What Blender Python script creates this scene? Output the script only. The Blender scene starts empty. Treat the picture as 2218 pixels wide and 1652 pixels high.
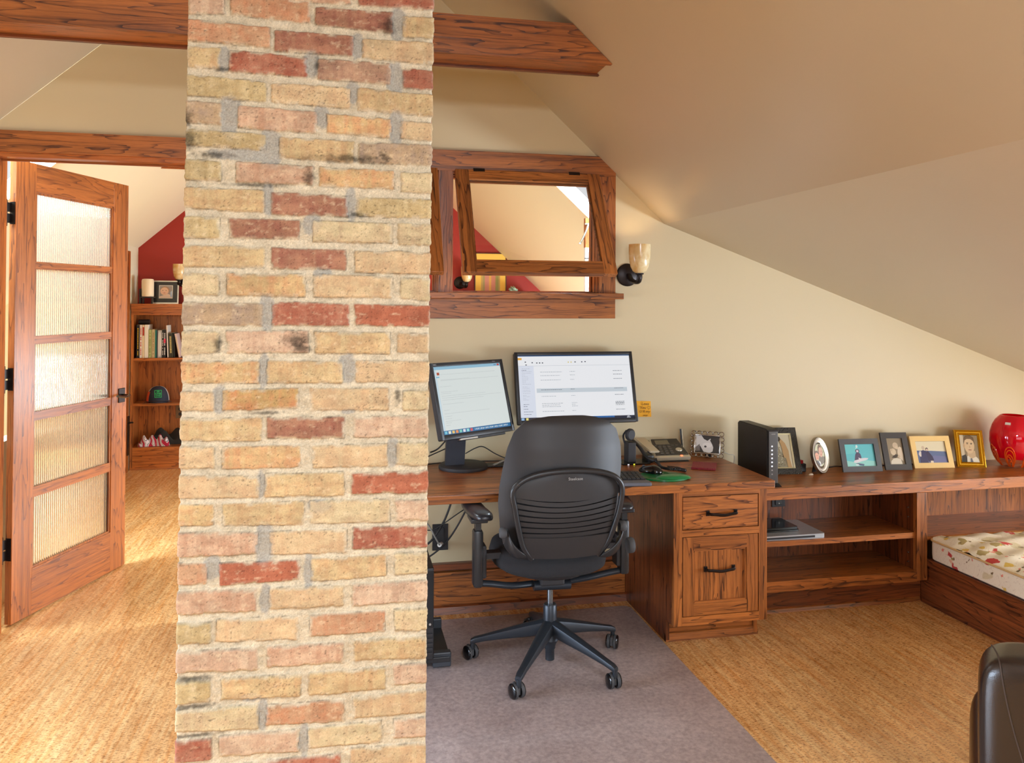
import bpy, bmesh, math, random
import numpy as np
from mathutils import Vector, Matrix, Euler
random.seed(7)
C = bpy.data.collections.new('Scene_objects'); bpy.context.scene.collection.children.link(C)
PI = math.pi
R_ = math.radians
def lin(c):
    o = []
    for v in c[:3]:
        v = v/255.0
        o.append(v/12.92 if v <= 0.04045 else ((v+0.055)/1.055)**2.4)
    return tuple(o)
# ---------------------------------------------------------------- materials
MATS = {}
class NT:
    def __init__(s, name):
        s.m = bpy.data.materials.new(name); s.m.use_nodes = True
        s.t = s.m.node_tree; s.b = s.t.nodes['Principled BSDF']; s.out = s.t.nodes['Material Output']
    def n(s, typ, **kw):
        nd = s.t.nodes.new(typ)
        for k, v in kw.items():
            if k.startswith('_'): setattr(nd, k[1:], v)
            else: nd.inputs[k.replace('__', ' ')].default_value = v
        return nd
    def l(s, a, b): s.t.links.new(a, b)
def mat(name, col, rough=0.5, metal=0.0, spec=None, emit=None, es=0.0, trans=0.0, bump=0.0, bscale=200, coat=0.0, vary=0.0, vscale=8):
    if name in MATS: return MATS[name]
    k = NT(name); b = k.b
    b.inputs['Base Color'].default_value = (*col, 1); b.inputs['Roughness'].default_value = rough; b.inputs['Metallic'].default_value = metal
    if spec is not None: b.inputs['Specular IOR Level'].default_value = spec
    if emit: b.inputs['Emission Color'].default_value = (*emit, 1); b.inputs['Emission Strength'].default_value = es
    if trans: b.inputs['Transmission Weight'].default_value = trans
    if coat: b.inputs['Coat Weight'].default_value = coat
    tc = k.n('ShaderNodeTexCoord')
    if bump:
        nz = k.n('ShaderNodeTexNoise', Scale=bscale, Detail=4.0); k.l(tc.outputs['Object'], nz.inputs['Vector'])
        bp = k.n('ShaderNodeBump', Strength=bump, Distance=0.01); k.l(nz.outputs['Fac'], bp.inputs['Height']); k.l(bp.outputs['Normal'], b.inputs['Normal'])
    if vary:
        nz = k.n('ShaderNodeTexNoise', Scale=vscale, Detail=5.0); k.l(tc.outputs['Object'], nz.inputs['Vector'])
        mx = k.n('ShaderNodeMix', _data_type='RGBA')
        mx.inputs['A'].default_value = (*[c*(1-vary) for c in col], 1); mx.inputs['B'].default_value = (*[min(1, c*(1+vary)) for c in col], 1)
        k.l(nz.outputs['Fac'], mx.inputs['Factor']); k.l(mx.outputs['Result'], b.inputs['Base Color'])
    MATS[name] = k.m; return k.m
def wood(name, axis, light, dark, rough=0.33, freq=9.0, seed=0.0, cross=4.2, along=0.42, coat=0.08):
    """stained oak: cathedral grain lines from a stretched noise, plus fine pores"""
    if name in MATS: return MATS[name]
    k = NT(name); b = k.b
    tc = k.n('ShaderNodeTexCoord')
    def stretch(a, c, off):
        mp = k.n('ShaderNodeMapping'); sc = [c, c, c]; sc[axis] = a
        mp.inputs['Scale'].default_value = sc; mp.inputs['Location'].default_value = (off, off*1.7, off*0.6)
        k.l(tc.outputs['Object'], mp.inputs['Vector']); return mp.outputs['Vector']
    n1 = k.n('ShaderNodeTexNoise', Scale=1.0, Detail=4.5, Roughness=0.52, Distortion=0.12); k.l(stretch(along, cross, 3.1+seed), n1.inputs['Vector'])
    m1 = k.n('ShaderNodeMath', _operation='MULTIPLY'); k.l(n1.outputs['Fac'], m1.inputs[0]); m1.inputs[1].default_value = freq*3.1
    fr = k.n('ShaderNodeMath', _operation='FRACT'); k.l(m1.outputs[0], fr.inputs[0])
    rp = k.n('ShaderNodeValToRGB'); k.l(fr.outputs[0], rp.inputs['Fac'])
    e = rp.color_ramp.elements
    e[0].position = 0.0; e[0].color = (1, 1, 1, 1); e[1].position = 1.0; e[1].color = (0.0, 0.0, 0.0, 1)
    a = e.new(0.10); a.color = (0.62, .62, .62, 1); a = e.new(0.26); a.color = (0.14, .14, .14, 1); a = e.new(0.95); a.color = (0.08, .08, .08, 1)
    n2 = k.n('ShaderNodeTexNoise', Scale=1.0, Detail=3.0, Roughness=0.7); k.l(stretch(9.0, 190.0, seed), n2.inputs['Vector'])
    r2 = k.n('ShaderNodeValToRGB'); k.l(n2.outputs['Fac'], r2.inputs['Fac']); r2.color_ramp.elements[0].position = 0.44; r2.color_ramp.elements[1].position = 0.62
    n3 = k.n('ShaderNodeTexNoise', Scale=1.0, Detail=2.0); k.l(stretch(1.2, 9.0, 7+seed), n3.inputs['Vector'])
    ad = k.n('ShaderNodeMath', _operation='MULTIPLY_ADD'); k.l(r2.outputs['Color'], ad.inputs[0]); ad.inputs[1].default_value = 0.34; k.l(rp.outputs['Color'], ad.inputs[2])
    # gate lines a little with pore noise for a broken oak look
    mx = k.n('ShaderNodeMix', _data_type='RGBA'); mx.inputs['A'].default_value = (*light, 1); mx.inputs['B'].default_value = (*dark, 1)
    sc = k.n('ShaderNodeMath', _operation='MULTIPLY', _use_clamp=True); k.l(ad.outputs[0], sc.inputs[0]); sc.inputs[1].default_value = 0.78
    n4 = k.n('ShaderNodeTexNoise', Scale=1.0, Detail=2.0); k.l(stretch(.7, 62.0, 2.3+seed), n4.inputs['Vector'])
    r4 = k.n('ShaderNodeValToRGB'); k.l(n4.outputs['Fac'], r4.inputs['Fac']); r4.color_ramp.elements[0].position = .47; r4.color_ramp.elements[1].position = .66
    mm = k.n('ShaderNodeMath', _operation='MULTIPLY_ADD', _use_clamp=True); k.l(r4.outputs['Color'], mm.inputs[0]); mm.inputs[1].default_value = .38; k.l(sc.outputs[0], mm.inputs[2])
    k.l(mm.outputs[0], mx.inputs['Factor'])
    mv = k.n('ShaderNodeMix', _data_type='RGBA', _blend_type='MULTIPLY'); mv.inputs['Factor'].default_value = 1.0
    r3 = k.n('ShaderNodeValToRGB'); k.l(n3.outputs['Fac'], r3.inputs['Fac']); r3.color_ramp.elements[0].color = (.74, .71, .69, 1); r3.color_ramp.elements[1].color = (1.16, 1.16, 1.14, 1)
    r3.color_ramp.elements[0].position = .3; r3.color_ramp.elements[1].position = .7
    k.l(mx.outputs['Result'], mv.inputs['A']); k.l(r3.outputs['Color'], mv.inputs['B']); k.l(mv.outputs['Result'], b.inputs['Base Color'])
    b.inputs['Specular IOR Level'].default_value = .46; b.inputs['Roughness'].default_value = rough; b.inputs['Coat Weight'].default_value = coat; b.inputs['Coat Roughness'].default_value = 0.22
    bp = k.n('ShaderNodeBump', Strength=0.12, Distance=0.002); k.l(sc.outputs[0], bp.inputs['Height']); k.l(bp.outputs['Normal'], b.inputs['Normal'])
    MATS[name] = k.m; return k.m
def oak(axis, kind='room', seed=0.0):
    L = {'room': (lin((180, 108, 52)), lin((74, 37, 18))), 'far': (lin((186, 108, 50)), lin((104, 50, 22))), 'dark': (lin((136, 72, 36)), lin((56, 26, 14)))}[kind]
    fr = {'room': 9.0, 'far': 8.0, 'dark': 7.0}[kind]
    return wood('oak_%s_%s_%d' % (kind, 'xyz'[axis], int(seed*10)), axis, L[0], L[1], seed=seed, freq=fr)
def attr_mat(name, rough=0.8, emit=0.0, bump=0.0, bscale=300, fine=0.0, attr='col', spec=None):
    if name in MATS: return MATS[name]
    k = NT(name); b = k.b; at = k.n('ShaderNodeAttribute', _attribute_name=attr); tc = k.n('ShaderNodeTexCoord')
    src = at.outputs['Color']
    if fine:
        nz = k.n('ShaderNodeTexNoise', Scale=260.0, Detail=6.0, Roughness=.7); k.l(tc.outputs['Object'], nz.inputs['Vector'])
        rp = k.n('ShaderNodeValToRGB'); k.l(nz.outputs['Fac'], rp.inputs['Fac']); rp.color_ramp.elements[0].position = .3; rp.color_ramp.elements[1].position = .68
        rp.color_ramp.elements[0].color = (1-fine,)*3+(1,); rp.color_ramp.elements[1].color = (1+fine*.5,)*3+(1,)
        mx = k.n('ShaderNodeMix', _data_type='RGBA', _blend_type='MULTIPLY'); mx.inputs['Factor'].default_value = 1.0
        k.l(src, mx.inputs['A']); k.l(rp.outputs['Color'], mx.inputs['B']); src = mx.outputs['Result']
    k.l(src, b.inputs['Base Color']); b.inputs['Roughness'].default_value = rough
    if spec is not None: b.inputs['Specular IOR Level'].default_value = spec
    if emit:
        k.l(src, b.inputs['Emission Color']); b.inputs['Emission Strength'].default_value = emit
        b.inputs['Base Color'].default_value = (0, 0, 0, 1)
        for lk in list(b.inputs['Base Color'].links): k.t.links.remove(lk)
        b.inputs['Base Color'].default_value = (.01, .01, .01, 1)
    if bump:
        nz = k.n('ShaderNodeTexNoise', Scale=bscale, Detail=6.0, Roughness=.7); k.l(tc.outputs['Object'], nz.inputs['Vector'])
        bp = k.n('ShaderNodeBump', Strength=bump, Distance=0.004); k.l(nz.outputs['Fac'], bp.inputs['Height']); k.l(bp.outputs['Normal'], b.inputs['Normal'])
    MATS[name] = k.m; return k.m
# ---------------------------------------------------------------- object helpers
WM = {}
def thing(name, label, cat, loc=(0, 0, 0), rz=0.0, group=None, M=None, kind=None):
    o = bpy.data.objects.new(name, None); C.objects.link(o); o.empty_display_size = 0.05
    mw = M if M is not None else Matrix.Translation(loc) @ Matrix.Rotation(rz, 4, 'Z')
    o.matrix_world = mw; WM[o.name] = mw.copy()
    if label: o['label'] = label
    if cat: o['category'] = cat
    if group: o['group'] = group
    if kind: o['kind'] = kind
    return o
def tag(o, label=None, cat=None, group=None, kind=None):
    if label: o['label'] = label
    if cat: o['category'] = cat
    if group: o['group'] = group
    if kind: o['kind'] = kind
    return o
def obj(name, bm, m, parent=None, local=False, smooth=False, angle=40, keep=False):
    """link a bmesh as ONE mesh object; world coordinates unless local"""
    me = bpy.data.meshes.new(name)
    W = Matrix.Identity(4)
    if parent is not None: W = WM[parent.name]
    if not local and parent is not None: bm.transform(W.inverted())
    if not keep: bmesh.ops.recalc_face_normals(bm, faces=bm.faces[:])
    if smooth:
        for f in bm.faces: f.smooth = True
        ca = math.cos(R_(angle))
        for e in bm.edges:
            if len(e.link_faces) == 2 and e.link_faces[0].normal.dot(e.link_faces[1].normal) < ca: e.smooth = False
    bm.to_mesh(me); bm.free()
    for x in (m if isinstance(m, (list, tuple)) else [m]): me.materials.append(x)
    o = bpy.data.objects.new(name, me); C.objects.link(o)
    if parent is not None: o.parent = parent
    WM[o.name] = W.copy()
    return o
BM = bmesh.new
def box(bm, x0, x1, y0, y1, z0, z1, M=None, mi=0, bevel=0.0):
    vs = [bm.verts.new((x, y, z)) for x in (x0, x1) for y in (y0, y1) for z in (z0, z1)]
    fs = [bm.faces.new([vs[i] for i in q]) for q in ((0, 1, 3, 2), (4, 6, 7, 5), (0, 4, 5, 1), (2, 3, 7, 6), (0, 2, 6, 4), (1, 5, 7, 3))]
    for f in fs: f.material_index = mi
    if bevel:
        es = {e for f in fs for e in f.edges}
        r = bmesh.ops.bevel(bm, geom=list(es), offset=bevel, segments=2, affect='EDGES', profile=0.5)
        vs = list({v for f in r['faces'] for v in f.verts} | {v for v in vs if v.is_valid})
        for f in r['faces']: f.material_index = mi
    if M is not None:
        for v in vs: v.co = M @ v.co
    return bm
def bx(*a, **k): return box(BM(), *a, **k)
def prism(bm, pts, axis, a, b, M=None, mi=0):
    """polygon pts (2D) extruded along axis from a to b; pts are the other two axes in order"""
    def mk(p, t):
        l = list(p); l.insert(axis, t); return l
    v0 = [bm.verts.new(mk(p, a)) for p in pts]; v1 = [bm.verts.new(mk(p, b)) for p in pts]
    n = len(pts); fs = [bm.faces.new(v0[::-1]), bm.faces.new(v1)]
    for i in range(n): fs.append(bm.faces.new((v0[i], v0[(i+1) % n], v1[(i+1) % n], v1[i])))
    for f in fs: f.material_index = mi
    if M is not None:
        for v in v0+v1: v.co = M @ v.co
    return bm
def lathe(bm, prof, seg=32, M=None, mi=0, close=False):
    rings = []
    for r, z in prof:
        if r < 1e-5: rings.append([bm.verts.new((0, 0, z))])
        else: rings.append([bm.verts.new((r*math.cos(2*PI*i/seg), r*math.sin(2*PI*i/seg), z)) for i in range(seg)])
    for a, b in zip(rings[:-1], rings[1:]):
        for i in range(seg):
            j = (i+1) % seg
            q = [a[i % len(a)], a[j % len(a)], b[j % len(b)], b[i % len(b)]]
            u = []
            for v in q:
                if v not in u: u.append(v)
            if len(u) > 2:
                f = bm.faces.new(u); f.material_index = mi
    if M is not None:
        for rg in rings:
            for v in rg: v.co = M @ v.co
    return bm
def tube(bm, pts, r, seg=8, mi=0, cap=True, flat=1.0, up=None, closed=False):
    pts = [Vector(p) for p in pts]; n = len(pts); rings = []
    rr = r if isinstance(r, (list, tuple)) else [r]*n
    prev = None
    for i in range(n):
        if closed: t = pts[(i+1) % n]-pts[i-1]
        else: t = pts[min(i+1, n-1)]-pts[max(i-1, 0)]
        t.normalize()
        if up is not None: ref = Vector(up)
        elif prev is not None: ref = prev
        else: ref = Vector((0, 0, 1)) if abs(t.z) < .9 else Vector((1, 0, 0))
        s = t.cross(ref)
        if s.length < 1e-6: s = t.cross(Vector((0.3, 1, .2)))
        s.normalize(); u = s.cross(t).normalized(); prev = u
        rings.append([bm.verts.new(pts[i]+(s*math.cos(2*PI*k/seg)+u*math.sin(2*PI*k/seg)*flat)*rr[i]) for k in range(seg)])
    m = n if closed else n-1
    for i in range(m):
        a, b = rings[i], rings[(i+1) % n]
        for k in range(seg):
            f = bm.faces.new((a[k], a[(k+1) % seg], b[(k+1) % seg], b[k])); f.material_index = mi
    if cap and not closed:
        for q in (rings[0][::-1], rings[-1]):
            f = bm.faces.new(q); f.material_index = mi
    return bm
def smoothpts(pts, n=6, closed=False):
    P = [Vector(p) for p in pts]; out = []; m = len(P)
    rng = m if closed else m-1
    for i in range(rng):
        p0 = P[i-1] if (closed or i > 0) else P[0]; p1 = P[i]; p2 = P[(i+1) % m]; p3 = P[(i+2) % m] if (closed or i+2 < m) else P[-1]
        for k in range(n):
            t = k/n
            out.append(0.5*((2*p1)+(-p0+p2)*t+(2*p0-5*p1+4*p2-p3)*t*t+(-p0+3*p1-3*p2+p3)*t**3))
    if not closed: out.append(P[-1])
    return out
def grid(bm, f, nu, nv, mi=0, closeu=False):
    V = [[bm.verts.new(f(i/nu, j/nv)) for i in range(nu+(0 if closeu else 1))] for j in range(nv+1)]
    for j in range(nv):
        for i in range(nu):
            a = (i+1) % len(V[0])
            q = bm.faces.new((V[j][i], V[j][a], V[j+1][a], V[j+1][i])); q.material_index = mi
    return V
def thick(bm, t):
    """solidify along vertex normals"""
    bmesh.ops.recalc_face_normals(bm, faces=bm.faces[:]); bm.normal_update()
    bmesh.ops.solidify(bm, geom=bm.faces[:], thickness=t)
    return bm
def rrect(w, h, r, n=5, cx=0, cy=0):
    o = []
    for (sx, sy, a0) in ((1, 1, 0), (-1, 1, 90), (-1, -1, 180), (1, -1, 270)):
        for k in range(n+1):
            a = R_(a0+90*k/n); o.append((cx+sx*(w/2-r)+r*math.cos(a), cy+sy*(h/2-r)+r*math.sin(a)))
    return o
def picture(name, W, H, shapes, m, parent, origin=(0, 0, 0), step=0.00012, M=None, local=True, depth=0.001):
    """flat printed sheet in the local XZ plane facing -Y: shapes painted in layers"""
    bm = BM(); cl = bm.loops.layers.float_color.new('col'); ox, oy, oz = origin
    ly = 0
    def face(pts, col, y):
        vs = [bm.verts.new((ox+p[0]*W, oy-y, oz+p[1]*H)) for p in pts]
        f = bm.faces.new(vs)
        if f.normal.length == 0: f.normal_update()
        f.normal_update()
        if f.normal.y > 0: f.normal_flip()
        c = lin(col)
        for lp in f.loops: lp[cl] = (*c, 1)
    for s in shapes:
        k = s[0]; y = step*ly
        if k == 'L': ly += 1; continue
        if k == 'r': face([(s[1], s[2]), (s[3], s[2]), (s[3], s[4]), (s[1], s[4])], s[5], y)
        elif k == 'e':
            a = s[6] if len(s) > 6 else 0; n = 20; pts = []
            for i in range(n):
                u, v = s[3]*math.cos(2*PI*i/n), s[4]*math.sin(2*PI*i/n)
                pts.append((s[1]+(u*math.cos(a)-v*math.sin(a)*H/W), s[2]+(u*math.sin(a)*W/H+v*math.cos(a))))
            face(pts, s[5], y)
        elif k == 'p': face(s[1], s[2], y)
        if k != 'r' or len(s) < 7: ly += 0.5

    if M is not None: bm.transform(M)
    return obj(name, bm, m, parent, local=local, keep=True)
def text_obj(name, txt, size, m, parent, M, extrude=0.0003, align='CENTER', shear=0.0, space=1.0):
    """lettering laid in the local XZ plane facing -Y, placed with matrix M (local to the parent)"""
    cu = bpy.data.curves.new(name, 'FONT'); cu.body = txt; cu.size = size; cu.extrude = extrude; cu.align_x = align; cu.align_y = 'CENTER'; cu.shear = shear; cu.space_character = space
    cu.resolution_u = 2
    t = bpy.data.objects.new(name, cu); C.objects.link(t)
    dg = bpy.context.evaluated_depsgraph_get(); me = bpy.data.meshes.new_from_object(t.evaluated_get(dg))
    bpy.data.objects.remove(t); bpy.data.curves.remove(cu)
    me.transform(M @ Matrix.Rotation(PI/2, 4, 'X'))
    me.materials.clear(); me.materials.append(m); me.name = name
    o = bpy.data.objects.new(name, me); C.objects.link(o); o.parent = parent; WM[o.name] = WM[parent.name].copy()
    return o
T_ = Matrix.Translation
def RX(a): return Matrix.Rotation(R_(a), 4, 'X')
def RY(a): return Matrix.Rotation(R_(a), 4, 'Y')
def RZ(a): return Matrix.Rotation(R_(a), 4, 'Z')
def copy_tree(o, loc=None, label=None, M=None):
    c = o.copy(); C.objects.link(c)
    if M is not None: c.matrix_world = M; WM[c.name] = M.copy()
    elif loc is not None: c.location = loc
    if label: c['label'] = label
    for ch in [x for x in C.objects if x.parent == o]:
        d = ch.copy(); C.objects.link(d); d.parent = c
        for g in [x for x in C.objects if x.parent == ch]:
            h = g.copy(); C.objects.link(h); h.parent = d
    return c
# shared materials
BLK = mat('black_plastic', lin((34, 33, 35)), .42); BLKM = mat('matte_black_plastic', lin((42, 39, 40)), .6)
GLOSSB = mat('gloss_black_plastic', lin((14, 14, 16)), .12); BRONZE = mat('oil_rubbed_bronze', lin((40, 32, 30)), .38, .6)
SILV = mat('silver_metal', lin((190, 188, 184)), .28, 1.0); WHT = mat('white_plastic', lin((225, 222, 214)), .5)
RUB = mat('grey_rubber', lin((70, 70, 72)), .7)
PRINT = attr_mat('photo_print', .35); PRINTM = attr_mat('matte_print', .8)
SCREEN = attr_mat('screen_glow', .3, emit=1.05)
INK = mat('ink_black', lin((20, 20, 22)), .6)
# ================================================================ the room shell
SL = 0.915; SLL = 0.89; RX0 = 1.738; RZ0 = 2.029; LX0 = -1.14; LZ0 = 2.814; PEAKX = -0.1163; PEAKZ = 3.726
def roofR(x): return RZ0+SL*(RX0-x)
def roofL(x): return LZ0+SLL*(x-LX0)
def roofD(x): return RZ0-0.3605*(x-RX0)
WY = 4.12; WB = 4.238
def paint(name, col, rough, spec=.5):
    k = NT(name); b = k.b; tc = k.n('ShaderNodeTexCoord')
    n1 = k.n('ShaderNodeTexNoise', Scale=1.2, Detail=3.0); k.l(tc.outputs['Object'], n1.inputs['Vector'])
    mx = k.n('ShaderNodeMix', _data_type='RGBA'); mx.inputs['A'].default_value = (*[c*.97 for c in col], 1); mx.inputs['B'].default_value = (*[c*1.03 for c in col], 1)
    k.l(n1.outputs['Fac'], mx.inputs['Factor']); k.l(mx.outputs['Result'], b.inputs['Base Color'])
    b.inputs['Roughness'].default_value = rough; b.inputs['Specular IOR Level'].default_value = spec
    n2 = k.n('ShaderNodeTexNoise', Scale=90.0, Detail=3.0); k.l(tc.outputs['Object'], n2.inputs['Vector'])
    bp = k.n('ShaderNodeBump', Strength=.06, Distance=.004); k.l(n2.outputs['Fac'], bp.inputs['Height']); k.l(bp.outputs['Normal'], b.inputs['Normal'])
    return k.m
WALL = paint('wall_paint', lin((207, 190, 152)), .5); CEIL = paint('ceiling_paint', lin((200, 187, 163)), .34, .7)
FARCEIL = paint('far_ceiling_paint', lin((242, 240, 218)), .6); RED = paint('red_wall_paint', lin((156, 38, 28)), .6)
def cork(name):
    k = NT(name); b = k.b; tc = k.n('ShaderNodeTexCoord')
    def nz(sx, sy, det=3.0, off=0, rough=.6):
        mp = k.n('ShaderNodeMapping'); mp.inputs['Scale'].default_value = (sx, sy, 1); mp.inputs['Location'].default_value = (off, off, 0)
        k.l(tc.outputs['Object'], mp.inputs['Vector'])
        n = k.n('ShaderNodeTexNoise', Scale=1.0, Detail=det, Roughness=rough); k.l(mp.outputs['Vector'], n.inputs['Vector']); return n.outputs['Fac']
    def ramp(src, p0, p1, c0, c1):
        r = k.n('ShaderNodeValToRGB'); k.l(src, r.inputs['Fac']); e = r.color_ramp.elements
        e[0].position = p0; e[1].position = p1; e[0].color = (*c0, 1); e[1].color = (*c1, 1); return r.outputs['Color']
    strips = ramp(nz(60, 2.4, 4.0), .34, .66, lin((230, 166, 96)), lin((250, 208, 146)))
    big = ramp(nz(7, 1.2, 2.0, 5), .35, .65, (.88, .87, .86), (1.1, 1.1, 1.1))
    fl = ramp(nz(58, 200, 5.0, 9, .72), .405, .465, (.30, .20, .13), (1, 1, 1))
    fl2 = ramp(nz(34, 16, 5.0, 2, .8), .38, .52, (.76, .68, .58), (1, 1, 1))
    def mul(a, c):
        m = k.n('ShaderNodeMix', _data_type='RGBA', _blend_type='MULTIPLY'); m.inputs['Factor'].default_value = 1.0; k.l(a, m.inputs['A']); k.l(c, m.inputs['B']); return m.outputs['Result']
    k.l(mul(mul(strips, big), mul(fl, fl2)), b.inputs['Base Color']); b.inputs['Roughness'].default_value = .27; b.inputs['Specular IOR Level'].default_value = .7; b.inputs['Coat Weight'].default_value = .7; b.inputs['Coat Roughness'].default_value = .22; b.inputs['Coat IOR'].default_value = 1.6
    bp = k.n('ShaderNodeBump', Strength=.15, Distance=.002); k.l(nz(70, 135, 5.0, 9, .75), bp.inputs['Height']); k.l(bp.outputs['Normal'], b.inputs['Normal'])
    return k.m
CORK = cork('cork_floor')
tag(obj('floor', bx(-3.4, 5.4, -3.6, 8.6, -.1, 0), CORK), kind='structure')
XL = -2.9; XR = 4.6
# north wall: polygon with holes made of slabs (door opening -1.60..-0.62, window openings)
DX0, DX1, DZ = -1.605, -0.62, 2.285
WX = ((-0.30, 0.483), (0.558, 1.356)); WZ0, WZ1 = 1.643, 2.275
def slab_poly(bm, pts, y0=WY, y1=WB): return prism(bm, [(p[0], p[1]) for p in pts], 1, y0, y1)
b = BM()
slab_poly(b, [(XL, 0), (DX0, 0), (DX0, roofL(DX0)), (XL, roofL(XL))])
slab_poly(b, [(DX0, DZ), (DX1, DZ), (DX1, roofL(DX1)), (DX0, roofL(DX0))])
slab_poly(b, [(DX1, 0), (WX[0][0], 0), (WX[0][0], roofL(WX[0][0])), (DX1, roofL(DX1))])
slab_poly(b, [(WX[0][0], 0), (WX[1][1], 0), (WX[1][1], WZ0), (WX[0][0], WZ0)])
slab_poly(b, [(WX[0][0], WZ1), (WX[1][1], WZ1), (WX[1][1], roofR(WX[1][1])), (PEAKX, PEAKZ), (WX[0][0], roofL(WX[0][0]))])
slab_poly(b, [(WX[0][1], WZ0), (WX[1][0], WZ0), (WX[1][0], WZ1), (WX[0][1], WZ1)])
slab_poly(b, [(WX[1][1], 0), (XR+.6, 0), (XR+.6, roofD(XR+.6)), (RX0, RZ0), (WX[1][1], roofR(WX[1][1]))])
tag(obj('wall_north', b, WALL), kind='structure')
# ceiling planes (with thickness) of this room
SY = -3.5
def rslab(bm, x0, z0, x1, z1, y0, y1, t=.12):
    return prism(bm, [(x0, z0), (x1, z1), (x1, z1+t), (x0, z0+t)], 1, y0, y1)
b = BM(); rslab(b, XL-.1, roofL(XL-.1), PEAKX, PEAKZ, SY, WY); tag(obj('ceiling', b, CEIL), kind='structure')
b = BM(); rslab(b, PEAKX, PEAKZ, RX0, RZ0, .05, WY); rslab(b, PEAKX, PEAKZ, RX0, RZ0, SY, -1.85); rslab(b, PEAKX, PEAKZ, .35, roofR(.35), -1.85, .05); rslab(b, 1.2, roofR(1.2), RX0, RZ0, -1.85, .05); tag(obj('ceiling', b, CEIL), kind='structure')  # roof opening behind the camera added to let the overhead fill in
b = BM(); rslab(b, RX0, RZ0, XR+.6, roofD(XR+.6), SY, WY); tag(obj('ceiling', b, CEIL), kind='structure')
# west knee wall, east knee wall with low window, south gable wall with window: outside the frame but part of the room
b = BM(); box(b, XL-.12, XL, SY, .5, 0, roofL(XL)+.02); box(b, XL-.12, XL, 3.5, WY, 0, roofL(XL)+.02); box(b, XL-.12, XL, .5, 3.5, 0, .38)
tag(obj('wall_west', b, WALL), kind='structure')
EW = (.2, 2.5, .50, .95); EW2 = (2.65, 3.55)
b = BM(); box(b, XR, XR+.12, SY, EW[0], 0, roofD(XR)+.02); box(b, XR, XR+.12, EW[1], EW2[0], 0, roofD(XR)+.02); box(b, XR, XR+.12, EW2[1], WY, 0, roofD(XR)+.02); box(b, XR, XR+.12, EW2[0], EW2[1], 0, EW[2]); box(b, XR, XR+.12, EW2[0], EW2[1], EW[3], roofD(XR)+.02); box(b, XR, XR+.12, EW[0], EW[1], 0, EW[2]); box(b, XR, XR+.12, EW[0], EW[1], EW[3], roofD(XR)+.02)
tag(obj('wall_east', b, WALL), kind='structure')
SW = (-.7, 3.1, .75, 1.55)
b = BM()
for (a0, a1, zb) in ((XL, SW[0], 0), (SW[1], XR, 0)):
    pass
slab_poly(b, [(XL, 0), (SW[0], 0), (SW[0], roofL(SW[0])), (XL, roofL(XL))], SY-.12, SY)
slab_poly(b, [(SW[0], 0), (SW[1], 0), (SW[1], SW[2]), (SW[0], SW[2])], SY-.12, SY)
slab_poly(b, [(SW[0], SW[3]), (SW[1], SW[3]), (SW[1], 1.6), (SW[0], 1.6)], SY-.12, SY); slab_poly(b, [(.7, 1.6), (RX0, 1.6), (RX0, RZ0), (.7, roofR(.7))], SY-.12, SY); slab_poly(b, [(-.9, 2.5), (.7, 2.5), (.7, roofR(.7)), (PEAKX, PEAKZ), (-.9, roofL(-.9))], SY-.12, SY)
slab_poly(b, [(SW[1], 0), (XR, 0), (XR, roofD(XR)), (SW[1], roofD(SW[1]))], SY-.12, SY)
tag(obj('wall_south', b, WALL), kind='structure')
# ---- the far room beyond the wall
FY = 8.33; FXL = -1.944
b = BM(); prism(b, [(-3.2, 0), (3.2, 0), (3.2, roofR(3.2)), (PEAKX, PEAKZ), (-3.2, roofL(-3.2))], 1, FY, FY+.12); tag(obj('wall_far', b, RED), kind='structure')
# far roof planes with skylight slots next to the partition
b = BM()
rslab(b, -3.2, roofL(-3.2), PEAKX, PEAKZ, 5.04, FY)
rslab(b, -1.45, roofL(-1.45), PEAKX, PEAKZ, WB, 5.04)
tag(obj('ceiling', b, FARCEIL), kind='structure')
b = BM()
rslab(b, PEAKX, PEAKZ, 3.3, roofR(3.3), 5.07, FY)
rslab(b, PEAKX, PEAKZ, 1.28, roofR(1.28), WB, 5.07)
tag(obj('ceiling', b, FARCEIL), kind='structure')
# side walls of the far room
b = BM(); box(b, FXL-.1, FXL, 7.02, FY, 0, 2.20); box(b, -2.6, FXL-.1, 6.9, 7.02, 0, 2.2); box(b, -2.75, -2.6, 5.04, 6.9, 0, .75); box(b, -2.75, -2.6, 6.3, 6.9, .75, 1.7)
tag(obj('wall_far_west', b, FARCEIL), kind='structure')
b = BM(); box(b, 2.9, 3.0, 5.07, 5.5, 0, 1.1); box(b, 2.9, 3.0, 7.5, FY, 0, 1.1); box(b, 2.9, 3.0, 5.5, 7.5, 0, .4); box(b, 1.66, 2.9, 5.07, 5.17, 0, 2.06)
tag(obj('wall_far_east', b, FARCEIL), kind='structure')
b = BM(); box(b, -1.80, -1.73, WB, 5.04, 0, .85); tag(obj('wall_far_west', b, FARCEIL), kind='structure')
b = BM(); box(b, 1.66, 1.75, WB, 5.07, 0, .8); tag(obj('wall_far_east', b, FARCEIL), kind='structure')
# ================================================================ trim on the north wall
CY = WY-.022
def wb(name, x0, x1, y0, y1, z0, z1, ax, parent=None, kind='room', seed=0., bev=.0015, k='structure', lab=None):
    o = obj(name, bx(x0, x1, y0, y1, z0, z1, bevel=bev), oak(ax, kind, seed), parent)
    if parent is None and k: tag(o, kind=k)
    return o
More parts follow.
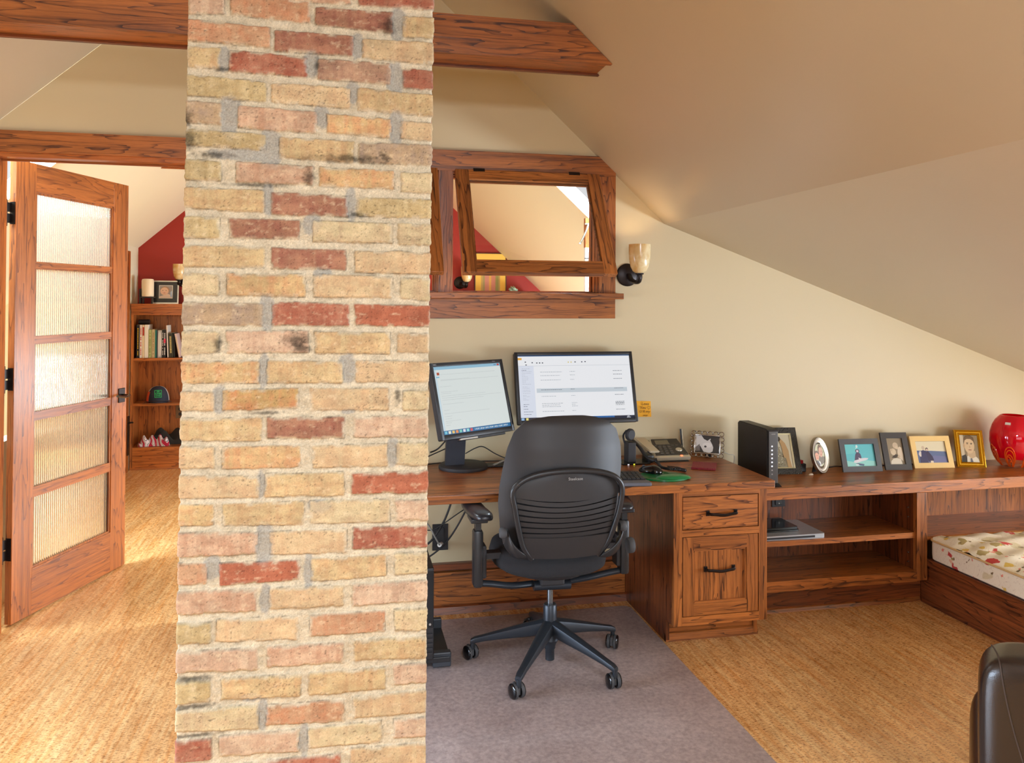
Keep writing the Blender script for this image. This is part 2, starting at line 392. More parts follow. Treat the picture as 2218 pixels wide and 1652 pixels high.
# door casing
tr = thing('trim_1', None, None, (-1.1, WY, 0), kind='structure')
b = BM(); prism(b, [(-2.1, 2.283), (-.50, 2.283), (-.50, 2.384), (-2.1, 2.384)], 1, CY, WY); obj('head_casing', b, oak(0, 'room', .3), tr)
obj('side_casing', bx(-1.715, DX0, CY, WY, 0, 2.283, bevel=.002), oak(2), tr); obj('side_casing', bx(DX1, DX1+.11, CY, WY, 0, 2.283, bevel=.002), oak(2), tr)
b = BM(); box(b, DX0, DX1, WY-.005, WY+.06, 2.262, 2.283); box(b, DX0, DX1, WY+.06, WB+.01, 2.275, 2.287); box(b, DX0, DX1, WY+.075, WY+.09, 2.255, 2.276); obj('head_jamb', b, oak(0, 'far', .5), tr)
b = BM(); box(b, DX0, DX0+.02, WY, WB+.02, 0, 2.27); obj('side_jamb', b, oak(2, 'far', .2), tr); b = BM(); box(b, DX1-.02, DX1, WY, WB+.01, 0, 2.27); obj('side_jamb', b, oak(2, 'far', .7), tr)
# interior windows: casing + two awning sashes
tr = thing('trim_2', None, None, (.9, WY, 1.5), kind='structure')
b = BM(); prism(b, [(-.42, 2.275), (1.447, 2.275), (1.447, 2.297), (1.353, 2.383), (-.42, 2.383)], 1, CY, WY); obj('head_casing', b, oak(0, 'room', 1.1), tr)
b = BM(); box(b, 1.356, 1.447, CY, WY, 1.643, 2.275, bevel=.001); obj('side_casing', b, oak(2, 'room', 2.3), tr)
b = BM(); box(b, -.42, -.30, CY, WY, 1.643, 2.275, bevel=.001); obj('side_casing', b, oak(2, 'room', 1.3), tr)
b = BM(); box(b, .483, .558, CY, WB, 1.64, 2.275, bevel=.001); obj('mullion_post', b, oak(2, 'room', 3.3), tr)
b = BM(); box(b, -.46, 1.478, 4.05, WY+.05, 1.612, 1.643, bevel=.002); obj('window_stool', b, oak(0, 'room', .9), tr)
b = BM(); box(b, -.42, 1.447, WY-.02, WY, 1.508, 1.612, bevel=.001); obj('apron', b, oak(0, 'room', 1.7), tr)
b = BM(); bh = BM()
for x0, x1 in WX:
    for (t, ya, yb) in ((.0, WY, WB), (.006, WY+.04, WY+.07), (.012, WY+.085, WB)):
        box(b, x0, x0+.004+t, ya, yb, WZ0, WZ1); box(b, x1-.004-t, x1, ya, yb, WZ0, WZ1); box(bh, x0, x1, ya, yb, WZ1-.008-t, WZ1); box(bh, x0, x1, ya, yb, WZ0, WZ0+.004+t*.6)
obj('jamb_liner', b, oak(2, 'room', .6), tr); obj('head_liner', bh, oak(0, 'room', .8), tr)
def glassmat(name, rough=0.0, tint=(1, 1, 1), refl=.12):
    if name in MATS: return MATS[name]
    k = NT(name); k.t.nodes.remove(k.b)
    tr_ = k.n('ShaderNodeBsdfTransparent'); tr_.inputs['Color'].default_value = (*tint, 1)
    gl = k.n('ShaderNodeBsdfGlossy', Roughness=rough); fr = k.n('ShaderNodeFresnel', IOR=1.45); mx = k.n('ShaderNodeMixShader')
    ml = k.n('ShaderNodeMath', _operation='MULTIPLY_ADD', _use_clamp=True); k.l(fr.outputs[0], ml.inputs[0]); ml.inputs[1].default_value = 1.0; ml.inputs[2].default_value = refl*.3
    k.l(ml.outputs[0], mx.inputs['Fac']); k.l(tr_.outputs[0], mx.inputs[1]); k.l(gl.outputs[0], mx.inputs[2]); k.l(mx.outputs[0], k.out.inputs['Surface'])
    MATS[name] = k.m; return k.m
GLASS = glassmat('window_glass')
def sash(n, x0, x1, hang_hinge=True):
    W = x1-x0; ang = math.degrees(math.asin(.30/.625))
    M = T_((x0, WY-.015, 2.266)) @ RX(-ang)       # local: x right, z up (0..-.62), y depth; swings towards the room
    t = thing('window_%d' % n, 'oak awning sash propped open into the room, %s the brick chimney' % ('clear of' if n == 1 else 'mostly hidden behind'), 'window', M=M, kind='structure')
    H = .62; s = .068
    wk = oak(2, 'room', 4.1+n); wh = oak(0, 'room', 4.6+n)
    b = BM(); box(b, 0, s, -.034, 0, -H, 0, bevel=.0015); obj('stile', b, wk, t, local=True)
    b = BM(); box(b, W-s, W, -.034, 0, -H, 0, bevel=.0015); obj('stile', b, wk, t, local=True)
    b = BM(); box(b, s, W-s, -.034, 0, -.062, 0, bevel=.0015); obj('rail', b, wh, t, local=True)
    b = BM(); box(b, s, W-s, -.034, 0, -H, -H+.072, bevel=.0015); obj('rail', b, wh, t, local=True)
    b = BM()
    for (a0, a1, c0, c1) in ((s, s+.008, -H+.07, -.06), (W-s-.008, W-s, -H+.07, -.06), (s, W-s, -.068, -.06), (s, W-s, -H+.07, -H+.078)): box(b, a0, a1, -.012, -.004, c0, c1)
    obj('glazing_bead', b, oak(0, 'far', 4.4), t, local=True)
    obj('pane', bx(s-.004, W-s+.004, -.022, -.018, -H+.06, -.055), GLASS, t, local=True)
    for u in (.16, .82):
        b = BM(); box(b, W*u-.03, W*u+.03, -.037, -.030, -.012, .006); obj('hinge', b, BRONZE, t, local=True)
    return t
sash(1, .566, 1.346); sash(2, -.29, .475)
# wainscot panel under the desk and quarter rounds
tr = thing('baseboard_north', None, None, (1, WY, 0), kind='structure')
b = BM(); box(b, -.42, 1.50, WY-.040, WY, .030, .205, bevel=.001); obj('lower_board', b, oak(0, 'room', 5.5), tr)
b = BM(); box(b, -.42, 1.50, WY-.03, WY, .211, .247, bevel=.001); obj('cap_board', b, oak(0, 'dark', 5.9), tr)
b = BM(); prism(b, [(WY-.065, 0), (WY-.04, 0), (WY-.04, .04), (WY-.052, .032)], 0, -.42, 1.5); obj('quarter_round', b, oak(0, 'dark', 2), tr)
# ================================================================ tie beam
def beam(x0, x1, y0, y1, z0, z1, label, kind='dark', seed=0., slope_r=None, slope_l=None, nm='tie_beam'):
    t = thing(nm, label, 'beam', ((x0+x1)/2, (y0+y1)/2, z0))
    def bd(ya, yb, za, zb, name, sd):
        xr = [x1(za), x1(zb)] if callable(x1) else [x1, x1]; xl = [x0(za), x0(zb)] if callable(x0) else [x0, x0]
        b = BM(); prism(b, [(xl[0], za), (xr[0], za), (xr[1], zb), (xl[1], zb)], 1, ya, yb); obj(name, b, oak(0, kind, sd), t)
    return t, bd
fx1 = lambda z: RX0-(z-RZ0)/SL-.002
fx0 = lambda z: LX0+(z-LZ0)/SLL+.002
t = thing('tie_beam', 'long dark oak boxed tie beam crossing the room behind the brick chimney', 'beam', (0, 3.28, 2.602))
def bd(ya, yb, za, zb, name, sd, kind='dark'):
    b = BM(); prism(b, [(fx0(za), za), (fx1(za), za), (fx1(zb), zb), (fx0(zb), zb)], 1, ya, yb); obj(name, b, oak(0, kind, sd), t)
bd(3.190, 3.212, 2.602, 2.762, 'side_board', 6.2, 'room'); bd(3.363, 3.385, 2.602, 2.762, 'side_board', 6.6); bd(3.212, 3.363, 2.612, 2.632, 'bottom_board', 7.1, 'room'); bd(3.212, 3.363, 2.742, 2.762, 'top_board', 7.4)
# beam in the far room (seen at the door head)
t = thing('tie_beam', 'short piece of orange oak beam showing above the open door in the far room', 'beam', (-.4, 6.0, 2.62))
zb = 2.607
def bd2(ya, yb, za, zb_, name, sd):
    b = BM(); prism(b, [(fx0(za), za), (fx1(za), za), (fx1(zb_), zb_), (fx0(zb_), zb_)], 1, ya, yb); obj(name, b, oak(0, 'far', sd), t)
YB = 6.353; bd2(YB, YB+.02, zb, zb+.16, 'side_board', 8.2); bd2(YB+.18, YB+.2, zb, zb+.16, 'side_board', 8.4); bd2(YB+.02, YB+.18, zb+.01, zb+.03, 'bottom_board', 8.7)
# ================================================================ brick chimney
BRICKS = "-362,2322,-280,2325,-280,2283,-362,2277,K -268,2322,-80,2334,-80,2276,-268,2283,O -71,2318,119,2320,120,2266,-70,2275,W 142,2314,225,2315,225,2262,143,2260,Y -152,2359,15,2362,16,2331,-152,2324,P 34,2361,225,2368,225,2334,34,2330,R -364,2266,-175,2260,-175,2210,-364,2214,O -166,2254,22,2253,22,2202,-166,2203,W 43,2248,224,2252,224,2195,43,2200,T -366,2202,-288,2202,-288,2150,-365,2150,Y -270,2198,-88,2194,-87,2143,-270,2146,R -64,2191,116,2192,116,2137,-64,2141,Q 143,2181,223,2181,223,2131,144,2132,R -367,2135,-183,2126,-183,2077,-366,2083,L -172,2125,17,2125,17,2072,-172,2077,T 32,2126,223,2119,223,2063,33,2069,Y -368,2072,-283,2069,-283,2017,-367,2020,G -248,2067,-63,2059,-63,2007,-247,2011,P -41,2058,117,2052,117,2004,-40,2010,N 138,2050,223,2048,223,2001,139,2003,T -369,2005,-182,1999,-182,1961,-368,1964,L -153,1995,26,1992,26,1939,-153,1944,Y 37,1990,220,1993,220,1939,37,1940,G -368,1934,-284,1930,-283,1882,-368,1883,L -252,1932,-72,1926,-71,1881,-251,1881,P -58,1926,126,1924,126,1877,-58,1878,N 141,1921,220,1921,220,1868,142,1871,Z -370,1867,-185,1864,-184,1810,-370,1816,Y -170,1861,13,1856,14,1805,-170,1806,W 34,1855,219,1854,219,1805,34,1808,L -369,1797,-286,1797,-286,1746,-369,1745,L -267,1795,-102,1795,-102,1747,-266,1747,W -72,1794,123,1793,123,1742,-72,1742,Z 134,1793,219,1791,219,1737,135,1740,Z -370,1728,-184,1728,-183,1677,-369,1677,Y -169,1727,9,1723,10,1674,-169,1674,W 29,1723,218,1721,218,1666,30,1668,T -371,1663,-287,1660,-286,1610,-370,1610,Z -271,1663,-86,1663,-86,1607,-270,1610,N -70,1663,122,1660,122,1606,-69,1607,T 141,1657,218,1656,218,1599,141,1604,Z -372,1593,-186,1592,-186,1537,-371,1541,G -166,1596,18,1591,18,1537,-166,1539,R 30,1591,219,1587,219,1534,31,1538,D -372,1526,-286,1524,-285,1474,-372,1467,Z -270,1526,-80,1525,-79,1471,-269,1472,K -66,1524,119,1521,119,1466,-66,1472,Y 136,1518,216,1516,216,1468,136,1470,T -373,1454,-193,1453,-192,1399,-372,1401,N -177,1454,3,1450,4,1396,-176,1400,Y 33,1452,217,1448,217,1395,34,1398,T -375,1383,-295,1381,-294,1336,-375,1338,T -277,1385,-102,1387,-102,1336,-277,1336,A -75,1386,116,1383,116,1327,-74,1331,T 149,1375,216,1376,217,1324,149,1326,Z -375,1320,-186,1316,-185,1261,-375,1267,Y -175,1317,9,1314,9,1260,-174,1266,W 28,1314,216,1311,216,1258,29,1263,K -376,1254,-294,1251,-293,1199,-375,1203,T -278,1250,-96,1248,-95,1194,-277,1197,N -68,1246,114,1245,114,1189,-68,1191,T 134,1247,216,1245,216,1186,134,1190,Z -375,1186,-190,1178,-189,1126,-374,1131,T -179,1182,9,1179,9,1121,-178,1126,Y 26,1175,216,1174,216,1119,26,1124,D -376,1118,-294,1115,-294,1064,-375,1068,N -275,1116,-87,1112,-86,1055,-274,1061,Y -73,1113,120,1108,120,1050,-72,1057,Z 133,1105,217,1101,217,1050,133,1051,K -377,1052,-193,1044,-193,990,-377,995,P -167,1044,16,1038,16,981,-166,987,T 30,1043,215,1037,215,982,30,989,R -378,979,-308,977,-308,926,-378,928,O -281,975,-95,971,-95,923,-281,921,D -71,972,113,970,114,918,-70,916,Y 132,974,215,971,216,917,132,920,Z -378,913,-195,909,-194,856,-378,859,P -167,909,9,903,10,853,-167,856,T 29,903,216,902,216,852,29,850,K -378,840,-298,838,-298,788,-378,790,L -288,842,-97,836,-96,779,-287,789,T -72,836,111,833,111,782,-71,784,O 132,835,216,832,216,777,133,782,Z -378,775,-191,768,-190,715,-377,723,K -170,768,10,764,11,713,-169,718,P 34,767,216,762,216,709,34,717,Y -379,704,-298,700,-298,649,-378,651,L -274,703,-90,698,-90,644,-274,651,Y -72,696,113,694,113,640,-72,642,Y 130,700,215,695,216,645,130,648,K -379,638,-187,632,-187,576,-378,586,Z -172,628,13,625,14,570,-172,581,O 33,628,215,628,215,574,33,576,T -379,567,-294,563,-293,514,-379,516,R -278,567,-94,565,-94,511,-278,517,K -75,563,103,565,103,511,-74,515,Z 130,564,214,561,215,513,131,516,K -380,502,-187,494,-186,440,-379,452,T -167,498,5,494,5,437,-167,444,R 28,505,214,498,214,446,28,455,T"
CEMENT = [(-279, 2174, 9, 24), (-263, 2058, 18, 27), (-268, 2021, 11, 31), (-171, 1969, 18, 43), (-228, 1949, 67, 11), (31, 2230, 11, 25), (-77, 2180, 11, 29), (131, 2292, 14, 37), (126, 2155, 16, 31), (22, 2113, 9, 23), (-52, 2051, 11, 25), (128, 2033, 12, 39), (-178, 1845, 7, 35), (19, 1834, 7, 35), (-74, 1785, 16, 19), (-47, 1666, 16, 10), (-178, 1571, 12, 35), (-184, 1429, 8, 35), (14, 1432, 14, 29), (-284, 1362, 12, 27), (126, 1225, 9, 29), (-52, 1100, 21, 11), (17, 1327, 11, 5), (-180, 1015, 16, 43), (-297, 965, 14, 24), (-75, 940, 7, 35), (-175, 882, 7, 29), (-180, 607, 8, 31), (-207, 652, 16, 8), (-83, 538, 6, 35), (-187, 1154, 6, 27)]
SOOT = [(105, 2285, 23, 21), (-356, 1979, 21, 29), (-303, 1946, 43, 11), (18, 1948, 102, 11), (100, 1953, 15, 15), (-108, 1506, 33, 19), (-97, 1483, 23, 15), (-338, 707, 47, 8), (-363, 2027, 15, 23), (-213, 1876, 78, 5), (-82, 1900, 15, 23), (-66, 2177, 7, 23), (-280, 2151, 23, 7), (34, 1811, 23, 9), (-288, 1496, 9, 23), (-180, 1328, 47, 5), (-343, 573, 78, 5), (-340, 641, 59, 6), (137, 1361, 7, 23)]
BCOL = {'K': (208, 164, 126), 'O': (212, 158, 110), 'W': (186, 124, 88), 'Y': (220, 186, 124), 'R': (196, 120, 86), 'P': (206, 152, 112), 'T': (220, 176, 122), 'Q': (196, 148, 110),
        'L': (198, 166, 104), 'G': (198, 162, 116), 'N': (220, 180, 114), 'Z': (222, 196, 140), 'D': (190, 98, 62), 'A': (208, 164, 92)}
BCOL2 = {'K': (222, 186, 146), 'O': (214, 140, 92), 'W': (170, 100, 74), 'Y': (212, 166, 108), 'R': (184, 92, 62), 'P': (222, 178, 136), 'T': (224, 190, 134), 'Q': (170, 120, 92),
         'L': (216, 188, 128), 'G': (180, 150, 120), 'N': (224, 160, 100), 'Z': (210, 176, 126), 'D': (206, 112, 74), 'A': (222, 144, 84)}
rng = np.random.RandomState(11)
LAT = rng.rand(96, 96)
def _ds(d, k=.78, m=.97):
    for a in d:
        c = d[a]; g = (c[0]+c[1]+c[2])/3; d[a] = tuple(m*(g+(v-g)*k) for v in c)
_ds(BCOL); _ds(BCOL2)
def vnoise(x, y):
    xi = np.floor(x).astype(int); yi = np.floor(y).astype(int); fx = x-xi; fy = y-yi
    fx = fx*fx*(3-2*fx); fy = fy*fy*(3-2*fy)
    g = lambda a, b: LAT[a % 96, b % 96]
    return (g(xi, yi)*(1-fx)+g(xi+1, yi)*fx)*(1-fy)+(g(xi, yi+1)*(1-fx)+g(xi+1, yi+1)*fx)*fy
def fbm(x, y, o=4, g=.55):
    s = 0; a = 1; t = 0
    for i in range(o):
        s = s+a*vnoise(x*2**i+17.3*i, y*2**i+9.1*i); t += a; a *= g
    return s/t
front = []
for tok in BRICKS.split():
    p = tok.split(','); front.append(([int(v) for v in p[:8]], p[8]))
def courses(z0, z1, pitch, x0, x1, seed, first_up=True, slope=0.0):
    r = random.Random(seed); out = []; z = z0; k = 0
    while (z < z1 if pitch > 0 else z > z1):
        x = x0-(205 if k % 2 else 95)+r.randint(-6, 6)+ (0 if k % 2 else 0)
        while x < x1:
            a, e = max(x, x0), min(x+197, x1)
            if e-a > 35:
                h = 53+r.randint(-2, 3); q = slope*(a-x0); w = slope*(e-x0)
                out.append(([a+4, z+h+q, e-4, z+h+w, e-4, z+w, a+4, z+q], r.choice('TYYNZLKPTOGRWD')))
            x += 209+r.randint(-5, 5)
        z += pitch; k += 1
    return out
def brick_sheet(bricks, x0, x1, z0, z1, res, seed, cement=(), soot=()):
    """height (mm, outwards) and colour over a grid, from a list of brick quads"""
    nx = int((x1-x0)/res)+1; nz = int((z1-z0)/res)+1
    X, Z = np.meshgrid(np.linspace(x0, x1, nx), np.linspace(z0, z1, nz))
    wx = X+5.0*(fbm(X/22+seed, Z/22, 3)-.5)+2.4*(fbm(X/5, Z/5+seed, 2)-.5); wz = Z+5.0*(fbm(X/26+5, Z/20+seed, 3)-.5)+2.4*(fbm(X/5+9, Z/5, 2)-.5)
    D = np.full(X.shape, -99.0); ID = np.full(X.shape, -1, int)
    for i, (q, k) in enumerate(bricks):
        xs, zs = q[0::2], q[1::2]
        cx0, cx1, cz0, cz1 = min(xs)-12, max(xs)+12, min(zs)-12, max(zs)+12
        i0 = max(0, int((cx0-x0)/(x1-x0)*(nx-1))); i1 = min(nx, int((cx1-x0)/(x1-x0)*(nx-1))+2); j0 = max(0, int((cz0-z0)/(z1-z0)*(nz-1))); j1 = min(nz, int((cz1-z0)/(z1-z0)*(nz-1))+2)
        if i1 <= i0 or j1 <= j0: continue
        a, b_ = wx[j0:j1, i0:i1], wz[j0:j1, i0:i1]
        P = [(xs[n], zs[n]) for n in range(4)]   # TL TR BR BL (clockwise)
        d = None
        for n in range(4):
            ax_, az_ = P[n]; bx_, bz_ = P[(n+1) % 4]; L = math.hypot(bx_-ax_, bz_-az_) or 1
            dd = ((bz_-az_)*(a-ax_)-(bx_-ax_)*(b_-az_))/L
            d = dd if d is None else (np.minimum(d, dd)-np.maximum(0, 3.5-np.abs(d-dd))**2/14)
        D0 = D[j0:j1, i0:i1]; m = d > D0; D0[m] = d[m]; ID[j0:j1, i0:i1][m] = i
    r = random.Random(seed*3+1)
    ins = np.clip((D+1.0)/3.2, 0, 1); ins = ins*ins*(3-2*ins)
    off = np.array([r.uniform(-1.5, 2.6) for _ in bricks]+[0]); tone = np.array([r.uniform(.93, 1.06) for _ in bricks]+[1.0])
    ca = np.array([lin(BCOL[k]) for _, k in bricks]+[(0.4, .35, .28)]); cb = np.array([lin(BCOL2[k]) for _, k in bricks]+[(0.4, .35, .28)])
    fine = fbm(X/3.1, Z/3.1, 3); mid = fbm(X/12+seed, Z/9, 4)
    h_b = 4.0+off[ID]+1.4*(mid-.5)+1.0*(fine-.5)-2.5*np.clip((fbm(X/17+ID*3.3, Z/8+4, 4)-.72)*6, 0, 1)
    h_m = -3.2+4.0*(fbm(X/9+31, Z/7, 4)-.5)+2.6*(fine-.5)
    # mortar smeared over the arrises in places
    sm = np.clip((fbm(X/30+71, Z/24+seed, 4)-.50)*7, 0, 1)*np.clip((9-D)/9, 0, 1)*(D > 0)
    ins = ins*(1-.75*np.clip(sm*1.6-.35, 0, 1))
    Hh = h_m*(1-ins)+h_b*ins
    m1 = fbm((X+ID*37)/34, (Z+ID*11)/15, 5, .6)[..., None]; st = fbm((X+ID*53)/10, Z/120+ID, 3)[..., None]; sp = fbm(X/2.2+3, Z/2.2, 2)[..., None]
    mixf = np.clip((m1*.6+st*.5-.42)*3.2, 0, 1)
    col = ca[ID]*(1-mixf)+cb[ID]*mixf
    col = col*tone[ID][..., None]*(.62+.60*fbm(X/46+9, Z/26, 5, .65)[..., None])
    pale = np.clip((fbm(X/14+41, Z/9+seed, 5, .65)-.60)*5, 0, 1)[..., None]*.45
    col = col*(1-pale)+np.array(lin((226, 204, 166)))*pale
    pit = np.clip((fbm(X/4.2+77, Z/3.0, 3, .7)-.70)*9, 0, 1)[..., None]; col = col*(1-.55*pit)
    crack = np.clip(1-np.abs(fbm(X/60+ID*7.7, Z/13+ID*1.3, 4)-.5)*90, 0, 1)[..., None]*np.clip((vnoise(X/70+ID, Z/70)-.62)*6, 0, 1)[..., None]
    col = col*(1-.6*crack)
    mo = np.array(lin((208, 193, 164)))*(.72+.5*fbm(X/20+3, Z/15, 4)[..., None])*(.74+.5*sp)
    lig = np.clip((fbm(X/50+8, Z/16+2, 3)-.55)*5, 0, 1)[..., None]; mo = mo*(1-lig*.5)+np.array(lin((216, 204, 178)))*lig*.5
    for (cx, cz, rx, rz) in cement:
        w = np.clip(1.35-np.sqrt(((wx-cx)/(rx+4))**2+((wz-cz)/(rz+2))**2)+.5*(mid-.5), 0, 1); w = np.clip(w*3.2, 0, 1)[..., None]
        g = np.array(lin((172, 166, 152)))*(.72+.55*sp); mo = mo*(1-w)+g*w; 
        k2 = w*np.clip(1.6-ins[..., None]*1.1, 0, 1); col = col*(1-.45*k2)+g*.45*k2
    # thin dark joint line around the brick edges
    ln = np.clip(1-np.abs(D+.2)/1.5, 0, 1)[..., None]*np.clip((fbm(X/22+13, Z/18, 3)-.38)*4, 0, 1)[..., None]
    K = ins[..., None]
    smc = np.clip(sm*1.3, 0, 1)[..., None]*.6
    col = col*(1-smc)+mo*smc
    out = mo*(1-K)+col*K
    out = out*(1-.55*ln)
    for (cx, cz, rx, rz) in soot:
        w = np.clip(1.25-np.sqrt(((X-cx)/rx)**2+((Z-cz)/rz)**2)+1.4*(fbm(X/9, Z/7, 4)-.5), 0, 1)[..., None]; out = out*(1-.72*w)
    return X, Z, Hh, np.clip(out, 0, 1), D
def chimney():
    nf = len(front)
    lowest, highest = 400, 2362
    ext = [([-366, 2377, -160, 2372, -160, 2333, -366, 2338], 'Y')]+courses(2392, 3760, 70, -366, 224, 5, slope=-.03)+courses(345, -60, -68.5, -381, 213, 9, slope=.05)
    ext = [e for e in ext if max(e[0][1::2]) < 430 or min(e[0][1::2]) > 2330]
    for q, k in ext[:0]: pass
    allb = front+ext
    V, F, COL = [], [], []
    base = 0
    def xl(z): return np.interp(z, [0, 500, 900, 1220, 1540, 1870, 2310, 3800], [-383, -379, -378.5, -375.5, -373, -369, -363.5, -350])
    def xr(z): return np.interp(z, [0, 447, 850, 1195, 1543, 1890, 2360, 3800], [212, 213.3, 215.2, 215.8, 217.5, 221.5, 225, 232])
    def add(P, Q, nx, nz):
        nonlocal base
        V.append(P.reshape(-1, 3)); COL.append(Q.reshape(-1, 3))
        i = np.arange(nx-1); j = np.arange(nz-1); I, J = np.meshgrid(i, j); a = J*nx+I+base
        F.append(np.stack([a, a+1, a+1+nx, a+nx], -1).reshape(-1, 4)); base += nx*nz
    # front
    X, Z, Hh, Q, D = brick_sheet(allb, -372, 220, 0, 3700, 2.6, 1, CEMENT, SOOT)
    nz, nx = X.shape
    t = (X+372)/592; L = xl(Z)+3; Rr = xr(Z)-3
    e = np.minimum(t, 1-t)*592
    inm = np.clip((D+1)/3, 0, 1)
    edge = (1-np.clip(e/10, 0, 1))
    px = X.copy()
    px = np.where(t < .5, X+edge*((L-X)+(1-inm)*3.5-1.0+3*(fbm(X/11, Z/9, 3)-.5)*2), X+edge*((Rr-X)-(1-inm)*3.5+1.0+3*(fbm(X/11, Z/9, 3)-.5)*2))
    hy = Hh-edge**4*14
    P = np.stack([px/1000, 2.0-hy/1000, Z/1000], -1); add(P, Q, nx, nz)
    BKY = 2.41
    # sides and back, laid up procedurally
    for side in (0, 1, 2):
        if side < 2: w = (BKY-2.0)*1000; br = courses(10, 3700, 69.5, 0, w, 20+side)
        else: w = 592; br = courses(10, 3700, 69.5, 0, w, 31)
        X2, Z2, H2, Q2, D2 = brick_sheet(br, 0, w, 0, 3700, 9.0, 40+side)
        nz2, nx2 = X2.shape
        if side == 0: P = np.stack([(xl(Z2)-H2*.5+7)/1000, 2.004+X2/1000, Z2/1000], -1)
        elif side == 1: P = np.stack([(xr(Z2)+H2*.5-7)/1000, 2.004+X2/1000, Z2/1000], -1)
        else: P = np.stack([(-372+X2)/1000, BKY+H2/1000, Z2/1000], -1)
        if side in (0, 2): P = P[:, ::-1]; Q2 = Q2[:, ::-1]
        add(P, Q2, nx2, nz2)
    V_ = np.concatenate(V).astype('f4'); F_ = np.concatenate(F); Cc = np.concatenate(COL)
    me = bpy.data.meshes.new('brick_chimney'); me.vertices.add(len(V_)); me.vertices.foreach_set('co', V_.ravel())
    me.loops.add(F_.size); me.loops.foreach_set('vertex_index', F_.ravel().astype('i4')); me.polygons.add(len(F_)); me.polygons.foreach_set('loop_start', (np.arange(len(F_))*4).astype('i4'))
    me.update(); me.validate()
    at = me.color_attributes.new('col', 'FLOAT_COLOR', 'POINT'); at.data.foreach_set('color', np.concatenate([Cc, np.ones((len(Cc), 1))], 1).astype('f4').ravel())
    me.polygons.foreach_set('use_smooth', np.ones(len(F_), bool))
    me.materials.append(attr_mat('old_brick', .88, bump=.5, bscale=420, fine=.22, spec=.25))
    o = bpy.data.objects.new('brick_chimney', me); C.objects.link(o)
    tag(o, 'weathered yellow and red brick chimney rising through the middle of the room', 'chimney')
chimney()
# ================================================================ desk, cabinet, low bookcase, bench
CF = 3.44; DT = .762; DF = 3.415
t = thing('desktop', 'long stained oak desk top running along the wall under the two monitors', 'desk', (.8, 3.8, .724))
obj('worktop', bx(-.42, 1.999, DF+.02, WY, .728, DT, bevel=.001), oak(0, 'room', 9.1), t)
obj('edge_strip', bx(-.42, 1.999, DF, DF+.02, .724, DT, bevel=.003), oak(0, 'room', 9.7), t)
def handle(parent, cx, y, z, L=.14):
    b = BM()
    pr_ = [(-L/2, 0, 0), (-L/2+.004, -.024, 0), (-L/2+.03, -.028, -.002), (0, -.030, -.006), (L/2-.03, -.028, -.002), (L/2-.004, -.024, 0), (L/2, 0, 0)]
    tube(b, smoothpts([(cx+p[0], y+p[1], z+p[2]) for p in pr_], 4), .0055, 4, flat=1.3)
    box(b, cx-L/2-.008, cx-L/2+.008, y-.006, y, z-.012, z+.012); box(b, cx+L/2-.008, cx+L/2+.008, y-.006, y, z-.012, z+.012)
    return obj('handle', b, BRONZE, parent)
t = thing('file_cabinet', 'stained oak file cabinet with one flat and one paneled drawer under the desk end', 'cabinet', (1.735, 3.75, 0))
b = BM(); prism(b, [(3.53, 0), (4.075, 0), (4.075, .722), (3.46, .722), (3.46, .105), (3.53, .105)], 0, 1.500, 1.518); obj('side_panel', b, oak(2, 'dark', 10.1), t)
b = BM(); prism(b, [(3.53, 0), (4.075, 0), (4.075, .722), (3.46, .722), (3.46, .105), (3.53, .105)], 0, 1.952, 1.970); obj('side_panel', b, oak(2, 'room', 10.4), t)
b = BM(); box(b, 1.500, 1.542, CF, 3.462, .1055, .7235); obj('stile', b, oak(2, 'room', 10.8), t)
b = BM(); box(b, 1.929, 1.9705, CF, 3.462, .1055, .7235); obj('stile', b, oak(2, 'room', 11.2), t)
for z0, z1, s in ((.6995, .7235, 11.6), (.5135, .5445, 12), (.1055, .146, 12.4)): obj('rail', bx(1.542, 1.929, CF, 3.462, z0, z1), oak(0, 'room', s), t)
obj('toe_kick', bx(1.518, 1.952, 3.545, 3.56, 0, .105), oak(0, 'room', 12.8), t)
b = BM(); prism(b, [(3.528, 0), (3.545, 0), (3.545, .04), (3.536, .033)], 0, 1.500, 1.975); obj('quarter_round', b, oak(0, 'room', 13), t)
d = obj('drawer', bx(1.546, 1.925, CF+.002, 3.46, .5475, .6955, bevel=.001), oak(0, 'room', 13.7), t); h = handle(None, 1.739, CF+.002, .6185); h.parent = d; h.data.transform(WM[d.name].inverted())
b = BM(); FR = (1.546, 1.925, .149, .5105); PN = (1.600, 1.868, .204, .4505)
box(b, FR[0]+.001, FR[1]-.001, CF+.0205, 3.475, FR[2]+.001, FR[3]-.001)
d = obj('drawer', b, oak(2, 'room', 14.2), t); tag(d, 'deep paneled file drawer')
def sub(name, bm, m, par, root):
    o = obj(name, bm, m, None); o.data.transform(WM[root.name].inverted()); o.parent = par; WM[o.name] = WM[root.name].copy(); return o
sub('drawer_rail', bx(PN[0], PN[1], CF+.002, 3.46, PN[3], FR[3]), oak(0, 'room', 14.6), d, t); sub('drawer_rail', bx(PN[0], PN[1], CF+.002, 3.46, FR[2], PN[2]), oak(0, 'room', 15), d, t)
sub('drawer_stile', bx(FR[0], PN[0], CF+.002, 3.46, FR[2], FR[3]), oak(2, 'room', 14.2), d, t); sub('drawer_stile', bx(PN[1], FR[1], CF+.002, 3.46, FR[2], FR[3]), oak(2, 'room', 14.9), d, t)
sub('recessed_panel', bx(PN[0], PN[1], CF+.014, CF+.018, PN[2], PN[3]), oak(2, 'room', 15.5), d, t)
b = BM(); q = PN; e = .008
